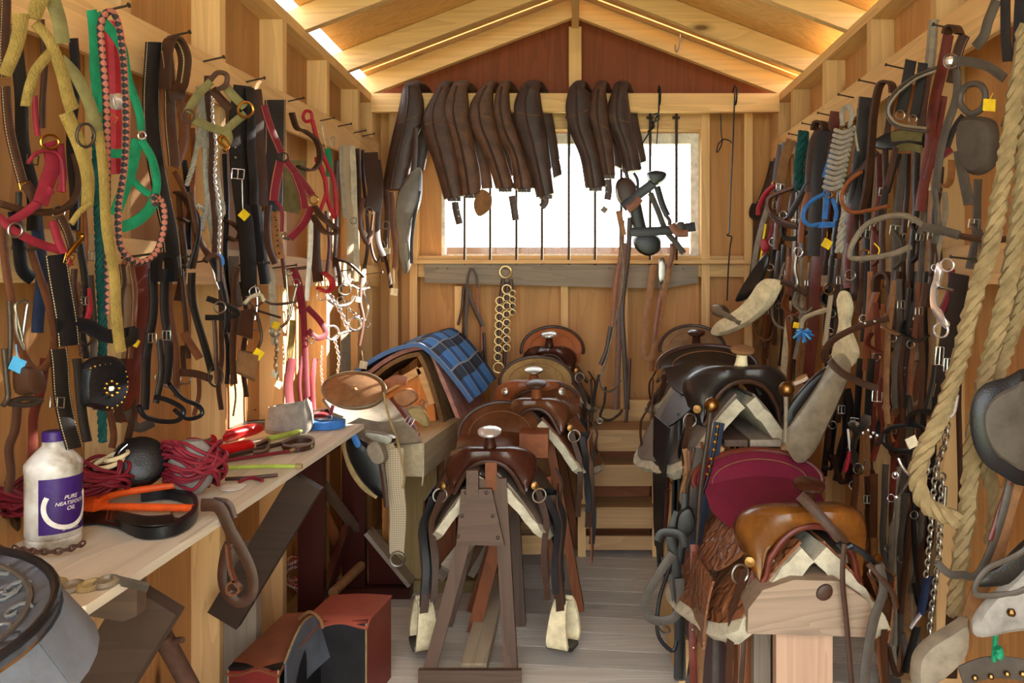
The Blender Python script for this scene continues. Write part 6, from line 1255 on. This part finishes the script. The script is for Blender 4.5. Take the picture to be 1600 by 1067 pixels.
Fl(4.04, 'horse_collar', 'shiny grey collar hanging in the left corner below the beam', 'collar', [('P','padded_body','collar_grey',"656,262 660,290 657,318 646,350 642,380 643,410 634,428 626,410 624,380 619,345 622,306 634,280",.03,.03), ('S','hanging_strap',8,'dark',"650,200 648,240 644,280"), ('S','edge_roll',5,'black',"658,300 650,345 646,380 646,412",.045)])
Fl(4.02, 'harness_straps', 'dark straps with paper tags hanging at the left end of the beam', 'straps', [('S','strap',10,'dark',"602,296 606,330 604,370 600,410"), ('S','strap',8,'brown',"612,300 614,350 618,390 616,420"), ('E','loop',3,.02,'dark',"584,330 580,380 590,410 600,380"), ('T','paper_tag',617,456,11,10,'paper',(616,418)), ('T','white_tag',606,392,9,5,'white',(606,372)), ('O','ring',604,352,6,'steel')])
# pack frame hanging from the beam before the window
t = Fl(4.02, 'pack_frame', 'dark pack saddle frame hanging in front of the window with a white tag', 'pack frame', [
 ('P','upper_pad','dark',"962,288 972,278 988,282 996,300 992,318 978,324 964,312",.03,.02), ('P','body','black',"978,306 996,302 1006,340 1012,372 1002,382 990,362 982,330",.03,.015), ('P','lower_pad','coal',"990,372 1010,362 1030,372 1030,392 1012,400 994,390",.03,.015),
 ('S','cross_bar',15,'coal',"972,326 996,306 1020,288",.05), ('P','bar_end','coal',"1010,272 1024,268 1040,272 1036,284 1020,292 1012,284",.06,.01), ('S','cross_bar',14,'coal',"984,364 1030,362 1084,355",.05), ('P','bar_end','dark',"1054,350 1066,348 1068,362 1056,364",.07,.006), ('S','side_strap',9,'grey',"1016,302 1028,330 1040,360 1056,380 1068,396",.01), ('S','side_strap',10,'black',"1026,292 1034,320 1042,338",.02),
 ('S','bar_strap',12,'chest',"978,330 990,322 998,312",.07), ('S','bar_strap',11,'chest',"1046,352 1056,366 1072,366",.075), ('T','white_tag',1019,381,13,40,'paper',(1018,368)), ('R','tag_mark',.8,'black',"1016,382 1019,379 1022,382",.0148), ('S','hanging_strap',6,'dark',"976,262 980,276 984,290"), ('S','hanging_strap',5,'black',"990,270 996,282 996,300"), ('S','latigo',9,'tan',"966,330 970,350 974,368",.02), ('S','strap',6,'dark',"1040,336 1046,344 1046,352")])
Fl(4.0, 'long_reins', 'brown harness reins hanging from the pack frame down to the steps', 'reins', [('S','rein',8,'chest',"972,344 970,400 962,440 958,500 952,530"), ('S','rein',8,'dark',"984,340 982,390 976,440 972,490 976,560 980,640"), ('S','rein',9,'brown',"978,380 972,430 968,480 966,560 962,640"), ('R','pale_rein',1.6,'pale',"968,350 974,430 962,500 948,560 938,590"), ('S','rein',7,'dark',"954,510 948,545 938,570"), ('S','rein',4,'coal',"936,585 930,610 926,640"), ('E','bit_loop',2.4,.015,'iron',"936,590 940,606 950,612 962,606 970,594"), ('R','bit_shank',2,'iron',"946,604 944,630 938,650 952,656 966,648 972,640"), ('S','rein',5,'dark',"984,560 982,610 978,660"), ('O','ring',937,657,4,'steel')])
Fl(4.08, 'tan_strap', 'tan leather strap hanging in a long loop under the pack frame', 'strap', [('S','strap',10,'tan',"1021,414 1016,450 1010,500 1006,545 1010,560 1020,554 1030,500 1036,460 1046,420"), ('S','strap',8,'chest',"1050,380 1050,400 1038,440 1026,500 1018,580"), ('P','steel_tip','steel',"1030,406 1038,404 1040,430 1032,446 1028,430",.01,.004), ('R','wire_loop',1.2,'steel',"1032,430 1030,448 1036,450 1038,430")])
Fl(4.24, 'work_bridle', 'dark brown bridle with curb bit hanging on the nail board', 'bridle', [('E','crown_loop',3,.02,'dark',"730,450 732,430 737,420 744,430 746,450"), ('S','cheek_strap',7,'dark',"730,446 728,480 726,520 726,540"), ('S','cheek_strap',6,'chest',"746,446 746,480 752,510 752,560"), ('S','throat_strap',7,'dark',"730,452 740,480 750,500 754,510"), ('S','rein',4,'dark',"724,450 722,480 716,508"), ('R','curb_bit',1.6,'iron',"740,554 750,556 756,548 756,570 758,590"), ('S','rein',4,'dark',"748,560 746,590 744,610"), ('S','rein',5,'dark',"756,520 758,556 760,580")])
t = Fl(4.23, 'ring_breastplate', 'leather martingale strung with pale rings hanging on the nail board', 'breastplate', [('O','top_ring',790,425,9,'palebrass'), ('S','strap',6,'dark',"786,436 782,470 780,520 778,566"), ('S','strap',6,'dark',"792,440 792,480 790,530 788,572"), ('S','strap',6,'dark',"798,436 800,460 802,490"), ('O','end_ring',779,574,8,'palebrass')] +
 [('O','ring',781-(i*.4), 470+i*12.5, 6, 'palebrass') for i in range(8)] + [('O','ring',792,452+i*13,7 if i == 0 else 5.5,'palebrass') for i in range(8)] + [('O','ring',801,458+i*10,4.5,'palebrass') for i in range(4)])
for px in (684, 700, 735, 789, 860, 952, 1067): 
    p = at(px, 420, 4.264); solo(MB().tube([p, p + V((.0, -.03, .004))], .002, 6), 'nail', 'iron', 'bent rusty nail in the grey board under the window', 'nail', 'nails in the grey board', p)
# cords on the beam
t = thing('hanging_rope', 'long thin black cord tied to the right end of the beam', 'cord', at(1148, 146, 4.15))
MB().tube(cat([at(x, y, 4.15) for x, y in P("1148,146 1147,176 1145,230 1142,290 1139,365")], 5), .0042, 6).build('cord', 'coal', t)
MB().tube(cat([at(x, y, 4.15) for x, y in P("1139,365 1136,368 1143,370 1141,384 1138,420 1136,470")], 4), .004, 6).build('cord_end', 'coal', t)
MB().ring((at(1148, 150, 4.18)), (0, 1, 0), (0, 0, 1), .055, .005).build('hitch', 'coal', t)
solo(MB().tube(cat([at(x, y, 4.21) for x, y in P("1126,178 1127,210 1128,218 1122,226 1120,238 1126,230 1130,218 1140,220 1143,224")], 5), .0034, 6), 'hanging_rope', 'coal', 'short black cord ending in a small loop right of the window', 'cord', None, at(1126, 178, 4.21))
t = thing('hanging_rope', 'black cord knotted round the beam beside the rightmost collar', 'cord', at(1030, 146, 4.15))
MB().tube(cat([at(x, y, 4.15) for x, y in P("1030,146 1029,176 1026,182 1018,200 1010,214 1002,226")], 5), .0042, 6).build('cord', 'coal', t); MB().tube(cat([at(x, y, 4.15) for x, y in P("1020,180 1028,178 1028,188 1018,190 1022,198 1012,206")], 4), .006, 6).build('knot', 'black', t); MB().tube([at(1029, 180, 4.155), at(1026, 225, 4.155)], .003, 6).build('cord_end', 'coal', t)
MB().ring((at(1030, 150, 4.18)), (0, 1, 0), (0, 0, 1), .055, .005).build('hitch', 'coal', t)
